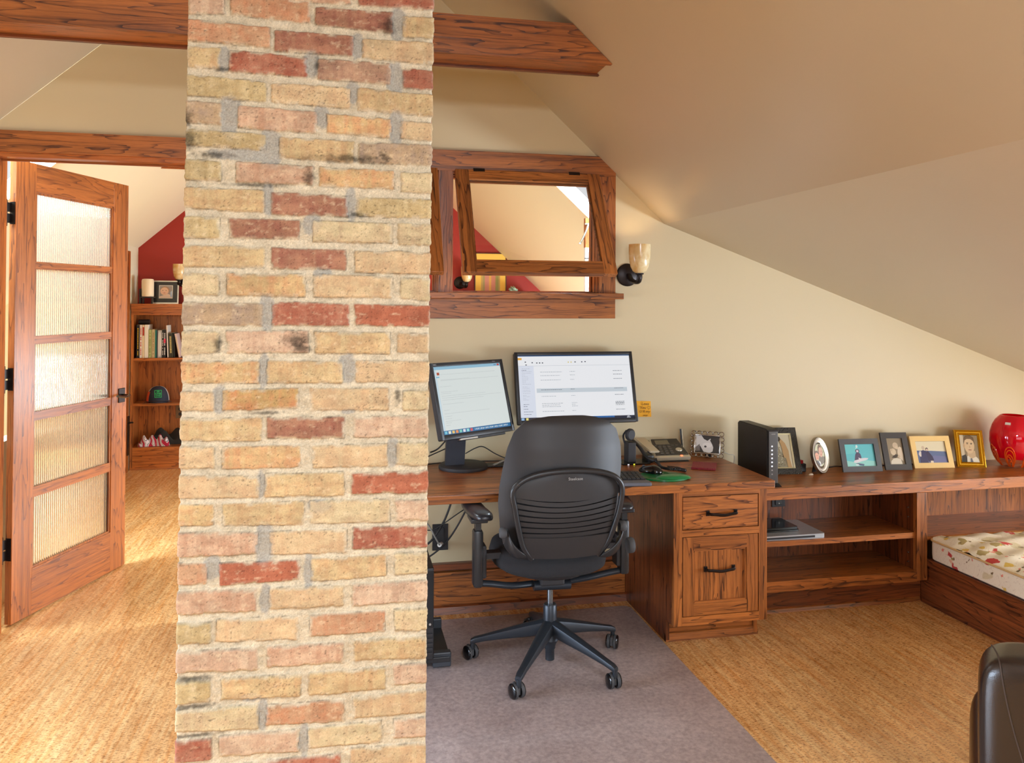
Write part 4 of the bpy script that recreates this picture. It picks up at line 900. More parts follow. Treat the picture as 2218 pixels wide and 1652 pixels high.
# wall sconce
ONYX = None
def onyx():
    k = NT('onyx_shade'); b = k.b; tc = k.n('ShaderNodeTexCoord'); nz = k.n('ShaderNodeTexNoise', Scale=14.0, Detail=4.0, Distortion=.8); k.l(tc.outputs['Object'], nz.inputs['Vector'])
    r = k.n('ShaderNodeValToRGB'); k.l(nz.outputs['Fac'], r.inputs['Fac']); e = r.color_ramp.elements; e[0].position = .32; e[1].position = .66; e[0].color = (*lin((212, 168, 100)), 1); e[1].color = (*lin((236, 220, 176)), 1)
    k.l(r.outputs[0], b.inputs['Base Color']); b.inputs['Roughness'].default_value = .18; b.inputs['Subsurface Weight'].default_value = .0; b.inputs['Subsurface Radius'].default_value = (.03, .02, .01); b.inputs['Subsurface Scale'].default_value = .5
    return k.m
ONYX = onyx()
def sconce(label, x, y, z, wall_y, s=1.0, px=None):
    t = thing('wall_sconce', label, 'wall lamp', (x, wall_y, z), group=None)
    px = x-.025*s if px is None else px
    b = BM(); lathe(b, [(0, 0), (.062*s, 0), (.062*s, .006), (.055*s, .012), (0, .014)], 36, T_((px, wall_y, z)) @ RX(90)); obj('backplate', b, BRONZE, t, smooth=True)
    sy = y
    b = BM(); tube(b, smoothpts([(px+.006, wall_y-.01, z), (px+.008, wall_y-.05*s, z-.030*s), (x-.004, sy+.02*s, z-.042*s), (x, sy, z-.022*s), (x, sy, z+.0)], 6), [.016*s]*25, 10, flat=.7); obj('arm', b, BRONZE, t, smooth=True)
    b = BM(); lathe(b, [(0, -.018*s), (.014*s, -.018*s), (.014*s, -.004*s), (.022*s, 0), (.022*s, .006*s), (0, .006*s)], 20, T_((x, sy, z))); obj('socket_cup', b, BRONZE, t, smooth=True)
    b = BM(); q = [(0, .004), (.022, .006), (.036, .016), (.048, .040), (.055, .075), (.058, .115), (.0575, .158), (.0535, .158), (.053, .115), (.050, .075), (.043, .042), (.03, .022), (0, .016)]
    lathe(b, [(a*s, c*s) for a, c in q], 36, T_((x, sy, z))); obj('shade', b, ONYX, t, smooth=True)
    return t
sconce('amber stone wall sconce on a round dark plate right of the interior window', 1.541, 3.985, 1.745, WY, px=1.521)
# sticky note
t = thing('sticky_note', 'orange sticky note with a handwritten love message beside the wide monitor', 'note', M=T_((1.578, WY-.0035, .972)) @ RY(1.5))
b = BM(); grid(b, lambda u, v: (.082*u+.004*v*-1, -.006*(1-v)**2, .085*v), 6, 8); thick(b, -.0004); obj('paper', b, mat('orange_paper', lin((246, 176, 34)), .7), t, local=True)
INKN = mat('pen_ink', lin((120, 84, 16)), .7)
for i, (s, x, sz) in enumerate((('Love', .045, .022), ('You', .032, .022), ('U R my', .042, .020), ('man', .046, .017))): text_obj('handwriting', s, sz, INKN, t, T_((x, -.0045-.0012*i**1.3, .070-.0205*i)), shear=.2)
b = BM(); hp = []
for i in range(24):
    a = 2*PI*i/24; hp.append((.066+.0006*16*math.sin(a)**3, -.0068, .0505+.0006*(13*math.cos(a)-5*math.cos(2*a)-2*math.cos(3*a)-math.cos(4*a))))
tube(b, hp, .0006, 5, closed=True); obj('drawn_heart', b, INKN, t, local=True)
# ---- monitors
def monitor(label, M, W, H, bz, shapes, depth, brand=None):
    t = thing('monitor', label, 'monitor', M=M)
    b = BM(); bl, br, bb, bt = bz
    prism(b, rrect(W, H, .008, 4, 0, H/2), 1, .004, .03, None); obj('back_case', b, BLKM, t, local=True, smooth=True)
    b = BM(); box(b, -W/2, -W/2+bl, -.004, .006, 0, H, bevel=.002); box(b, W/2-br, W/2, -.004, .006, 0, H, bevel=.002); box(b, -W/2+bl-.002, W/2-br+.002, -.004, .006, 0, bb, bevel=.002); box(b, -W/2+bl-.002, W/2-br+.002, -.004, .006, H-bt, H, bevel=.002)
    obj('bezel', b, BLK, t, local=True, smooth=True)
    b = BM(); box(b, -.12, .12, .03, .03+depth, .06, H-.06, bevel=.01); obj('rear_housing', b, BLKM, t, local=True, smooth=True)
    picture('screen', W-bl-br, H-bb-bt, shapes, SCREEN, t, origin=(-W/2+bl, .002, bb), step=.00006)
    return t
rr = random.Random(3)
def textline(x0, x1, y, h=.006, col=(178, 186, 188), w=.014):
    o = []; x = x0
    while x < x1:
        l = rr.uniform(.4, 1.4)*w; o.append(('r', x, y, min(x+l, x1), y+h, col, 1)); x += l+.004
    return o
sh = [('r', 0, 0, 1, 1, (226, 234, 232)), ('L',), ('r', 0, .955, 1, 1, (150, 196, 220), 1), ('r', 0, 0, 1, .06, (38, 108, 160), 1), ('r', 0, .06, .035, .955, (206, 226, 236), 1), ('L',)]
sh += [('r', .04, .875, .075, .915, (178, 78, 46), 1), ('r', .025, .835, .07, .855, (140, 196, 220), 1), ('r', .95, .965, .985, .992, (196, 70, 60), 1), ('r', .9, .97, .94, .985, (90, 140, 180), 1)]
for y, a, c in ((.88, .08, .9), (.80, .08, .5), (.79, .08, .94), (.70, .05, .22), (.62, .06, .3), (.595, .06, .2), (.56, .06, .7), (.53, .06, .94), (.50, .06, .66), (.44, .06, .36), (.35, .06, .14), (.30, .06, .72), (.26, .06, .16), (.225, .06, .15), (.19, .06, .28), (.165, .06, .14), (.13, .06, .12)):
    sh += textline(a, c, y, .005, (196, 204, 204))
for i in range(8): sh.append(('r', .02+.052*i, .01, .055+.052*i, .05, [(120, 200, 220), (240, 240, 220), (236, 200, 110), (240, 150, 80), (130, 210, 190), (230, 230, 240), (150, 220, 220), (220, 90, 90)][i], 1))
for i in range(22): sh.append(('r', .45+.0235*i, .018, .462+.0235*i, .042, (225, 238, 245) if i % 3 else (150, 200, 230), 1))
ML = T_((.658, 3.82, .947)) @ RZ(30.8) @ RX(-15.9)
t = monitor('older square-ish black monitor turned to the right beside the brick chimney', ML, .462, .368, (.017, .017, .024, .019), sh, .03)
LT = mat('print_light', lin((170, 170, 168)), .5)
text_obj('maker_mark', 'NEC', .0105, LT, t, T_((-.205, -.0046, .3585))); text_obj('model_text', 'MultiSync', .0055, LT, t, T_((.17, -.0046, .3585)))
b = BM(); box(b, -.125, .16, -.008, .02, -.012, .0, bevel=.002); obj('speaker_bar', b, BLK, t, local=True); b = BM(); box(b, -.13, -.02, -.0085, .0, -.010, -.003); obj('silver_strip', b, SILV, t, local=True)
b = BM(); lathe(b, [(0, 0), (.122, 0), (.124, .006), (.122, .016), (.114, .022), (0, .026)], 48, T_((.600, 3.965, DT))); obj('foot', b, BLKM, t, smooth=True)
b = BM(); prism(b, [(.505, .775), (.600, .775), (.610, .965), (.512, .965)], 1, 3.93, 3.965); obj('neck', b, mat('stand_navy', lin((30, 32, 42)), .5), t)
sh = [('r', 0, 0, 1, 1, (246, 248, 252)), ('L',), ('r', 0, .985, 1, 1, (44, 84, 130), 1), ('r', 0, .045, .135, .84, (226, 232, 246), 1), ('r', 0, 0, 1, .045, (20, 30, 54), 1), ('r', .55, .02, .82, .045, (46, 116, 190), 1), ('r', .15, .42, .955, .485, (206, 216, 224), 1), ('r', 0, .835, 1, .84, (206, 210, 218), 1), ('L',)]
sh += [('r', 0, .93, .035, .962, (240, 172, 50), 1), ('r', .005, .005, .03, .04, (150, 190, 230), 1), ('r', .045, .005, .065, .04, (240, 226, 130), 1), ('r', .93, .012, .965, .02, (230, 235, 240), 1), ('r', .935, .027, .955, .036, (230, 235, 240), 1)]
for x, y in ((.12, .88), (.16, .875), (.185, .875), (.21, .875), (.50, .885), (.56, .885), (.59, .888), (.06, .89), (.065, .845)): sh.append(('r', x, y, x+.012, y+.015, (60, 66, 80), 1))
for x in (.44, .465): sh.append(('r', x, .88, x+.01, .9, (226, 206, 130), 1))
for i, y in enumerate((.79, .765, .745, .72, .695, .67, .645, .62, .60, .575, .55, .51, .49, .46, .44, .41, .38, .36, .33, .31, .24, .21, .17, .13, .09)):
    dk = (90, 96, 116) if i in (1, 20, 21, 22, 23, 24) else (196, 202, 214); sh += textline(.03, .03+rr.uniform(.025, .09), y, .007, dk, .012)
for y, d in ((.735, 0), (.68, 0), (.61, 0), (.46, 1), (.36, 0), (.25, 0), (.225, 0), (.2, 0), (.13, 0)):
    c = (100, 110, 122) if d else (178, 184, 190)
    sh += textline(.19, .19+rr.uniform(.12, .2), y, .008, c, .014) + textline(.45, .45+rr.uniform(.03, .06), y+.004, .008, c, .014) + textline(.84, .92, y+.008, .008, (120, 126, 136), .014)
for y in (.23, .24, .25): sh += textline(.84, .92, y, .004, (120, 126, 136), .012)
MR = T_((1.191, 3.92, .977)) @ RX(-16.1)
t = monitor('wide black monitor directly above the office chair back', MR, .641, .372, (.017, .017, .019, .017), sh, .03)
b = BM(); prism(b, rrect(.26, .18, .03, 5, 1.19, 3.98), 2, DT, DT+.012); obj('foot', b, BLKM, t); b = BM(); box(b, 1.15, 1.23, 4.025, 4.05, DT+.01, 1.08, bevel=.004); obj('neck', b, BLKM, t)
# ---- keyboard, pad, mouse
t = thing('keyboard', 'black keyboard with a grey wrist rest on the desk, mostly hidden by the chair', 'keyboard', M=T_((1.165, 3.56, DT)) @ RZ(-7))
obj('body', bx(-.225, .225, -.065, .09, .001, .018, bevel=.004), BLKM, t, local=True); obj('wrist_rest', bx(-.228, .232, -.128, -.068, .001, .018, bevel=.006), mat('grey_gel', lin((96, 98, 108)), .55), t, local=True)
b = BM()
for r in range(5):
    for c in range(21): box(b, -.218+c*.0208, -.2005+c*.0208, -.058+r*.028, -.036+r*.028, .018, .0235+r*.0012)
o = obj('keys', b, BLK, t, local=True); o['kind'] = 'stuff'
GG = mat('green_gel', lin((20, 122, 66)), .3, coat=.3)
t = thing('mouse_pad', 'green gel mouse pad with raised wrist rest at the front edge of the desk', 'mouse pad', (1.51, 3.58, DT))
def blobpts(n=40):
    o = []
    for i in range(n):
        a = 2*PI*i/n; r = 1+.05*math.cos(2*a+.6)+.06*math.cos(a+2.4); o.append((1.512+.112*r*math.cos(a), 3.578+.10*r*math.sin(a)))
    return o
b = BM(); prism(b, blobpts(), 2, DT+.0005, DT+.008); obj('base', b, GG, t, smooth=True)
b = BM(); M = T_((1.535, 3.528, DT+.006)) @ RZ(-4)
lathe(b, [(0, .017), (.35, .0165), (.7, .0135), (.9, .008), (1.0, 0)], 36, M @ Matrix.Diagonal((.088, .038, 1, 1))); obj('wrist_rest', b, GG, t, smooth=True)
t = thing('computer_mouse', 'black computer mouse sitting on the green pad', 'mouse', M=T_((1.472, 3.655, DT+.0085)) @ RZ(42))
b = BM(); R0 = [(1.0, 0), (1.02, .006), (.95, .016), (.80, .025), (.58, .031), (.3, .034), (0, .0345)]; rings = []
for r, z in R0:
    if r == 0: rings.append([b.verts.new((0, -.004, z))]); continue
    rings.append([b.verts.new((.033*r*math.copysign(abs(math.cos(2*PI*i/36))**.85, math.cos(2*PI*i/36))*(1-.10*math.sin(2*PI*i/36)), .060*r*math.sin(2*PI*i/36), z*(1-.12*math.sin(2*PI*i/36)))) for i in range(36)])
for a_, c_ in zip(rings[:-1], rings[1:]):
    for i in range(36):
        q = []
        for v in (a_[i % len(a_)], a_[(i+1) % len(a_)], c_[(i+1) % len(c_)], c_[i % len(c_)]):
            if v not in q: q.append(v)
        b.faces.new(q)
b.faces.new(rings[0][::-1]); obj('shell', b, GLOSSB, t, local=True, smooth=True)
b = BM(); tube(b, [(-.003, .036, .024), (.003, .036, .024)], .008, 12); obj('scroll_wheel', b, RUB, t, local=True)
# ---- headset on a black box
t = thing('phone_charger', 'small black boxy charger with tiny lights standing right of the chair back', 'charger', (1.475, 3.93, DT))
obj('housing', bx(1.450, 1.492, 3.90, 3.97, DT+.006, .872, bevel=.004), BLKM, t); obj('foot', bx(1.41, 1.56, 3.87, 3.985, DT, DT+.008, bevel=.002), GLOSSB, t)
obj('indicator', bx(1.466, 1.474, 3.868, 3.871, DT+.001, DT+.007), mat('led_yellow', lin((220, 220, 60)), .4, emit=lin((220, 220, 60)), es=1), t); obj('indicator', bx(1.435, 1.443, 3.868, 3.871, DT+.001, DT+.006), mat('led_white', lin((230, 230, 235)), .4, emit=lin((230, 230, 240)), es=1), t)
t = thing('headset', 'black telephone headset with a round ear pad hung on the small charger', 'headset', (1.47, 3.94, .872))
b = BM(); lathe(b, [(0, -.012), (.022, -.012), (.031, -.006), (.031, .006), (.024, .012), (0, .012)], 28, T_((1.470, 3.93, .908)) @ RZ(25) @ RX(90)); obj('ear_pad', b, BLKM, t, smooth=True)
b = BM(); tube(b, smoothpts([(1.45, 3.93, .93), (1.44, 3.95, .90), (1.45, 3.95, .86), (1.462, 3.94, .873)], 5), .005, 8); obj('headband', b, BLK, t, smooth=True)
# ---- telephone
PG = mat('phone_silver', lin((196, 184, 158)), .32, .35); PD = mat('phone_face', lin((44, 40, 38)), .35)
t = thing('telephone', 'silver and black corded desk phone with a slanted keypad face and an antenna', 'telephone', (1.7, 3.95, DT))
b = BM(); prism(b, [(3.905, DT+.001), (4.07, DT+.001), (4.07, .80), (3.93, .768)], 0, 1.622, 1.790); obj('base', b, BLKM, t)
def ph(u, v, h=0.0):   # slanted face: u across 0..1, v up 0..1
    y = 3.915+.145*v; z = .787+.066*v; xl, xr = 1.600+.028*v, 1.800-.014*v
    return (xl+(xr-xl)*u, y-.4*h, z+.9*h)
def slabq(b, u0, u1, v0, v1, h0, h1):
    P = [ph(u, v, h) for h in (h0, h1) for u, v in ((u0, v0), (u1, v0), (u1, v1), (u0, v1))]; V = [b.verts.new(p) for p in P]
    for q in ((3, 2, 1, 0), (4, 5, 6, 7), (0, 1, 5, 4), (1, 2, 6, 5), (2, 3, 7, 6), (3, 0, 4, 7)): b.faces.new([V[i] for i in q])
    return b
b = slabq(BM(), -.01, 1.01, -.02, 1.01, -.020, 0); obj('cradle_body', b, PG, t)
b = slabq(BM(), .06, .99, .10, 1.0, 0, .0035); obj('keypad_face', b, PD, t)
b = slabq(BM(), .16, .62, .68, .93, .0036, .0042); obj('display', b, mat('lcd', lin((112, 104, 84)), .25), t)
b = BM()
for r in range(4):
    for c in range(3): slabq(b, .20+c*.15, .29+c*.15, .15+r*.115, .215+r*.115, .0036, .006)
for c in range(6): slabq(b, .10+c*.14, .17+c*.14, .605, .635, .0036, .005)
obj('buttons', b, mat('phone_keys', lin((92, 86, 78)), .5), t)
b = BM(); P = Vector(ph(.80, .36, .005)); lathe(b, [(0, .003), (.016, .003), (.019, 0), (.019, -.003)], 24, T_(P) @ RX(-65+90) @ Matrix.Diagonal((1, .8, 1, 1))); obj('round_button', b, PG, t, smooth=True)
slb = slabq(BM(), .74, .80, .02, .07, .0, .003); obj('message_light', slb, mat('led_orange', lin((255, 120, 80)), .4, emit=lin((255, 110, 70)), es=3.0), t)
b = BM(); tube(b, [(1.820, 4.06, .79), (1.815, 4.075, .905)], .0045, 10); obj('antenna', b, BLK, t, smooth=True); b = BM(); tube(b, [(1.826, 4.055, .79), (1.821, 4.07, .905)], .0028, 8); obj('antenna_edge', b, PG, t)
t = thing('telephone_handset', 'silver-backed black phone handset lying to the left of the keypad', 'handset', (1.58, 3.95, DT))
b = BM(); prism(b, [(1.535, 4.05), (1.60, 4.05), (1.635, 3.925), (1.578, 3.925)], 2, .80, .81)
for v in b.verts: v.co.z += (v.co.y-3.925)*.42+.008
bmesh.ops.bevel(b, geom=b.edges[:], offset=.004, segments=2, affect='EDGES'); obj('silver_back', b, PG, t, smooth=True)
b = BM(); tube(b, smoothpts([(1.505, 4.02, .868), (1.515, 4.0, .862), (1.535, 3.96, .835), (1.553, 3.93, .80), (1.575, 3.905, .782), (1.605, 3.90, .780)], 5), .012, 10, flat=.6); box(b, 1.562, 1.593, 3.91, 4.0, DT+.001, .80, bevel=.004); obj('grip', b, BLK, t, smooth=True)
b = BM(); path = smoothpts([(1.597, 3.90, .778), (1.59, 3.84, .772), (1.555, 3.71, .780), (1.575, 3.635, .786), (1.62, 3.625, .784), (1.655, 3.66, .772), (1.64, 3.72, .771), (1.60, 3.75, .771)], 12)
P = []; L = 0
for i in range(len(path)-1):
    a, c = path[i], path[i+1]; d = (c-a); n = 10
    for k in range(n):
        L += d.length/n; ang = 2*PI*L/.0055; tt = d.normalized(); s = tt.cross(Vector((0, 0, 1))).normalized(); u = s.cross(tt)
        P.append(a+d*(k/n)+(s*math.cos(ang)+u*math.sin(ang))*.0062)
tube(b, P, .0017, 5); tag(obj('coiled_cable', b, BLK, smooth=True), 'black coiled phone cord looped over the green mouse pad', 'cable')
t = thing('notebook', 'small crimson embossed booklet lying flat on the desk in front of the ornate frame', 'booklet', (1.80, 3.76, DT))
b = BM(); prism(b, [(1.715, 3.72), (1.82, 3.667), (1.893, 3.80), (1.788, 3.855)], 2, DT+.001, DT+.010); obj('cover', b, mat('crimson_cover', lin((150, 36, 50)), .5, bump=1.0, bscale=160, vary=.35, vscale=60), t)
t_ = cord([(2.02, 4.05, .80), (2.04, 4.03, .785), (2.07, 4.01, .77), (2.09, 3.99, .765), (2.10, 4.02, .70), (2.105, 4.04, .66)], .002, WHT, 'thin white cable draped off the desk end beside the modem')
b = BM()
for i in range(7):
    a = []
    for k in range(20):
        an = 2*PI*k/20; a.append((1.950+.035*math.cos(an)+.002*i, 4.045+.012*math.sin(an)+.004*(i % 2), DT+.014+.006*i+.020*math.cos(an)*-.6+.02))
    tube(b, a, .0028, 6, closed=True)
tag(obj('cable_coil', b, WHT, smooth=True), 'coil of white cable heaped behind the ornate silver frame', 'cable')
# left of the chair: odd bits and cables on the desk
cord([(.44, 4.02, .835), (.48, 4.03, .85), (.53, 4.03, .90), (.60, 4.03, .96)], .004, BLK, 'upper black cable running from behind the left monitor toward the chimney')
cord([(.40, 4.03, .80), (.46, 4.03, .825), (.52, 4.03, .85), (.56, 4.03, .87)], .003, BLK, 'lower black cable running from the left monitor stand toward the chimney')
cord([(.625, 4.06, .815), (.68, 4.07, .84), (.72, 4.07, .845), (.78, 4.06, .81), (.84, 4.05, .785), (.92, 4.04, .776), (1.0, 4.04, .77)], .0028, BLK, 'thin black cable arching over the desk between the two monitors')
cord([(.33, 4.03, .768), (.42, 4.05, .768), (.50, 4.09, .766), (.66, 4.09, .768), (.78, 4.07, .77), (.92, 4.07, .77)], .0028, BLK, 'black cable lying along the back of the desk behind the round monitor foot')
t = thing('stylus_pen', 'silver and black pen lying on the desk beside the round monitor foot', 'pen', (.80, 3.97, DT)); b = BM(); tube(b, [(.745, 3.93, DT+.014), (.84, 4.03, DT+.022)], .006, 10); obj('barrel', b, mat('pen_silver', lin((200, 205, 212)), .25, .8), t, smooth=True)
b = BM(); tube(b, [(.84, 4.03, DT+.022), (.875, 4.065, DT+.024)], .008, 10); obj('cap', b, BLK, t, smooth=True); obj('rest', bx(.72, .84, 3.945, 4.03, DT, DT+.008, bevel=.003), BLK, t)
# ---- modem
t = thing('modem', 'tall thin black modem with a column of small lights standing next to the desk end', 'modem', (2.165, 3.86, CT))
b = BM(); P = [(3.722, .666), (3.722, .930), (3.728, .944), (3.742, .950), (4.02, .950), (4.035, .940), (4.035, .666)]; prism(b, P, 0, 2.134, 2.196); bmesh.ops.bevel(b, geom=[e for e in b.edges if abs(e.verts[0].co.x-e.verts[1].co.x) < 1e-6], offset=.004, segments=2, affect='EDGES'); obj('case', b, mat('modem_black', lin((30, 26, 25)), .5), t, smooth=True)
obj('front_panel', bx(2.140, 2.191, 3.717, 3.722, .672, .94, bevel=.003), mat('modem_face', lin((62, 58, 56)), .3), t)
LED = mat('led_cool', lin((235, 235, 250)), .4, emit=lin((235, 238, 255)), es=1.6); LEDD = mat('led_dim', lin((150, 145, 145)), .4)
for i in range(8):
    b = BM(); lathe(b, [(0, 0), (.0042, 0), (.003, .0012), (0, .0015)], 12, T_((2.158, 3.717, .862-.0203*i)) @ RX(90)); obj('status_light', b, LED if i < 6 else LEDD, t)
b = BM()
for i in range(5): box(b, 2.155+i*.0045, 2.1582+i*.0045, 3.7162, 3.717, .922, .927)
obj('maker_mark', b, mat('mark_dim', lin((130, 128, 124)), .5), t)
b = BM(); prism(b, [(2.125, CT), (2.213, CT), (2.196, .672), (2.14, .672)], 1, 3.714, 3.76); obj('foot', b, GLOSSB, t)
b = BM(); prism(b, [(2.125, CT), (2.213, CT), (2.196, .672), (2.14, .672)], 1, 3.98, 4.03); obj('foot', b, GLOSSB, t)
# ---- laptops
t = thing('laptop', 'closed silver laptop lying on the middle shelf of the low bookcase', 'laptop', (2.28, 3.85, .379))
b = BM(); prism(b, rrect(.372, .268, .014, 5, 2.280, 3.856), 2, .3805, .401); obj('body', b, mat('aluminium', lin((200, 204, 206)), .32, .6), t, smooth=True); obj('front_seam', bx(2.10, 2.405, 3.7205, 3.7235, .384, .3945), BLK, t)
t = thing('tablet', 'black closed tablet case lying on top of the silver laptop', 'tablet', (2.21, 3.87, .401))
b = BM(); prism(b, rrect(.30, .19, .012, 5, 2.205, 3.877), 2, .402, .410); prism(b, rrect(.294, .184, .012, 5, 2.203, 3.879), 2, .412, .424); obj('case', b, GLOSSB, t, smooth=True)
# ================================================================ photo frames on the counter
def frame(label, x, y, yaw, tilt, W, H, bw, fm, shapes, nm='framed_photo', th=.012, mat_in=None, group=None, z=CT, inner=None, print_mat=None):
    M = T_((x, y, z+.0005)) @ RZ(yaw) @ RX(-tilt); t = thing(nm, label, 'picture frame', M=M, group=group)
    b = BM()
    def ring(y0, a, y1, c):   # bevelled border between inset a (depth y0) and inset c (depth y1)
        o = [(-W/2+a, a), (W/2-a, a), (W/2-a, H-a), (-W/2+a, H-a)]; i = [(-W/2+c, c), (W/2-c, c), (W/2-c, H-c), (-W/2+c, H-c)]
        A = [b.verts.new((p[0], y0, p[1])) for p in o]; B_ = [b.verts.new((p[0], y1, p[1])) for p in i]
        for k in range(4): b.faces.new((A[k], A[(k+1) % 4], B_[(k+1) % 4], B_[k]))
    prof = inner or [(th, 0), (0, 0), (0, bw), (.006, bw)]
    for (y0, a), (y1, c) in zip(prof[:-1], prof[1:]): ring(y0, a, y1, c)
    obj('frame', b, fm, t, local=True)
    if mat_in:
        b = BM(); iw, im = mat_in; a = bw; A = [(-W/2+a, a), (W/2-a, a), (W/2-a, H-a), (-W/2+a, H-a)]; a = bw+iw; B2 = [(-W/2+a, a), (W/2-a, a), (W/2-a, H-a), (-W/2+a, H-a)]
        V1 = [b.verts.new((p[0], .003, p[1])) for p in A]; V2 = [b.verts.new((p[0], .006, p[1])) for p in B2]
        for k in range(4): b.faces.new((V1[k], V1[(k+1) % 4], V2[(k+1) % 4], V2[k]))
        obj('inner_lip', b, im, t, local=True)
    picture('photo', W-2*bw, H-2*bw, shapes, print_mat or PRINT, t, origin=(-W/2+bw, .0085, bw), step=.0001)
    b = BM(); box(b, -W/2+.002, W/2-.002, .010, th+.001, .002, H-.002); obj('backing', b, BLKM, t, local=True)
    b = BM(); s = math.tan(R_(tilt)); zt = H*.62; yb = (zt*math.tan(R_(tilt*1.6)))
    leg = [(.018, zt), (.022, zt), (min(.02+yb, .075), .004), (min(.014+yb, .07), .004)]
    prism(b, leg, 0, -.02, .02); obj('easel_leg', b, BLKM, t, local=True)
    return t
k_ = .997
SKIN = (214, 176, 150)
water = [('r', 0, 0, 1, 1, (96, 190, 200)), ('L',), ('p', [(0, 0), (1, 0), (1, .22), (.55, .30), (.3, .2), (0, .28)], (150, 214, 206)), ('L',), ('p', [(0, .55), (.3, .6), (.45, .8), (.3, 1), (0, 1)], (108, 200, 204)),
         ('L',), ('e', .43, .9, .035, .07, (214, 234, 232)), ('e', .39, .82, .015, .02, (200, 230, 230)), ('L',), ('p', [(.30, .30), (.34, .52), (.38, .62), (.46, .64), (.52, .56), (.54, .42), (.52, .28), (.4, .22)], (74, 66, 96)), ('e', .43, .70, .07, .08, (60, 60, 84)), ('L',), ('e', .43, .69, .042, .055, (212, 206, 222)), ('L',),
         ('p', [(.26, .24), (.30, .28), (.44, .32), (.43, .40), (.5, .36), (.66, .38), (.77, .36), (.74, .31), (.66, .27), (.5, .22), (.36, .16), (.26, .17)], (226, 222, 228)), ('p', [(.32, .14), (.40, .15), (.60, .1), (.58, .02), (.44, .05)], (66, 90, 120)), ('e', .36, .07, .06, .05, (196, 224, 224))]
CH = mat('charcoal_frame', lin((74, 74, 78)), .45)
frame('charcoal frame holding a turquoise photo of a diver with a white fish', 2.869*k_, 3.970*k_, -3.5, 16.6, .238, .183, .030, CH, water)
kiss = [('r', 0, 0, 1, 1, (148, 132, 108)), ('L',), ('p', [(.10, 0), (.14, .13), (.3, .22), (.5, .25), (.78, .2), (.82, 0)], (226, 216, 196)), ('p', [(.2, .26), (.45, .4), (.62, .36), (.5, .24)], (62, 50, 40)), ('L',),
        ('p', [(.66, .25), (.62, .45), (.68, .62), (.80, .68), (.92, .64), (.95, .4), (.9, .12), (.78, .2)], (224, 208, 184)), ('e', .55, .72, .17, .12, (206, 186, 158)), ('e', .36, .48, .17, .13, (214, 196, 168)), ('L',), ('e', .25, .55, .08, .05, (200, 180, 150)), ('e', .62, .64, .1, .06, (214, 196, 168)), ('p', [(.6, .3), (.7, .38), (.76, .3), (.66, .2)], (206, 186, 158))]
frame('tall narrow charcoal frame with a sepia photo of a parent kissing a baby', 3.102*k_, 3.973*k_, -7.4, 18.6, .157, .212, .032, mat('dark_charcoal_frame', lin((62, 58, 58)), .45), kiss)
lake = [('r', 0, 0, 1, 1, (226, 216, 186)), ('L',), ('p', [(0, 0), (1, 0), (1, .52), (.5, .56), (0, .58)], (92, 108, 146)), ('L',), ('p', [(.3, 0), (1, 0), (1, .28), (.6, .34), (.35, .22)], (108, 112, 156)), ('L',), ('p', [(.08, 0), (.10, .35), (.14, .55), (.24, .6), (.34, .55), (.36, .3), (.36, 0)], (54, 50, 92)),
        ('p', [(.10, .3), (.07, .42), (.12, .56), (.17, .54), (.15, .3)], (222, 214, 206)), ('p', [(.32, .5), (.40, .56), (.52, .3), (.55, .12), (.44, 0), (.36, .1)], (52, 42, 78)), ('L',), ('e', .25, .70, .05, .09, (206, 186, 160)), ('e', .37, .63, .045, .08, (60, 44, 50)), ('L',), ('e', .372, .61, .032, .055, (224, 196, 176)), ('p', [(.42, 0), (.43, .1), (.52, .1), (.52, 0)], (226, 214, 200)), ('e', .18, .78, .0, .0, (0, 0, 0))][:-1]
frame('pale yellow wooden frame with a photo of a couple by the sea', 3.343*k_, 3.982*k_, -6.6, 18.7, .242, .183, .030, mat('maple_frame', lin((240, 204, 134)), .4, vary=.05, vscale=20), lake)
man = [('r', 0, 0, 1, 1, (150, 130, 100)), ('L',), ('r', 0, 0, .2, 1, (214, 198, 170)), ('L',), ('p', [(0, 0), (.02, .22), (.25, .28), (.35, .1), (.38, 0)], (60, 54, 48)), ('p', [(.3, 0), (.32, .2), (.45, .3), (.8, .22), (.95, .12), (1, 0)], (232, 224, 204)), ('p', [(.34, .26), (.36, .42), (.8, .42), (.82, .2), (.56, .12)], (206, 178, 140)), ('L',),
       ('p', [(.18, .62), (.2, .86), (.32, .98), (.6, 1), (.78, .92), (.82, .7), (.7, .6)], (110, 84, 56)), ('L',), ('e', .5, .62, .29, .31, (222, 194, 154)), ('e', .2, .6, .05, .08, (206, 172, 132)), ('L',), ('p', [(.2, .78), (.25, .9), (.45, .95), (.7, .9), (.78, .76), (.6, .86), (.4, .86)], (120, 92, 62)),
       ('e', .4, .68, .05, .016, (80, 62, 48)), ('e', .62, .67, .05, .016, (80, 62, 48)), ('e', .40, .715, .07, .012, (120, 92, 62)), ('e', .63, .705, .07, .012, (120, 92, 62)), ('e', .52, .56, .035, .05, (206, 172, 132)), ('e', .52, .45, .1, .02, (170, 112, 90)), ('p', [(.5, .14), (.58, .14), (.64, 0), (.48, 0)], (110, 110, 120))]
GOLD = mat('gold_leaf', lin((206, 158, 40)), .25, .75, bump=.15, bscale=300)
frame('ornate gold frame with a sepia portrait, nearest to the red vase', 3.575*k_, 3.963*k_, -20.4, 16.2, .155, .213, .030, GOLD, man, th=.02, inner=[(.02, 0), (.002, 0), (0, .004), (.006, .009), (.001, .013), (.001, .018), (.008, .022), (.004, .026), (.010, .030)])
tree = [('r', 0, 0, 1, 1, (206, 198, 170)), ('L',), ('p', [(0, 0), (0, .7), (.15, .85), (.3, .7), (.45, .5), (.62, .3), (.66, 0)], (146, 138, 112)), ('L',)]
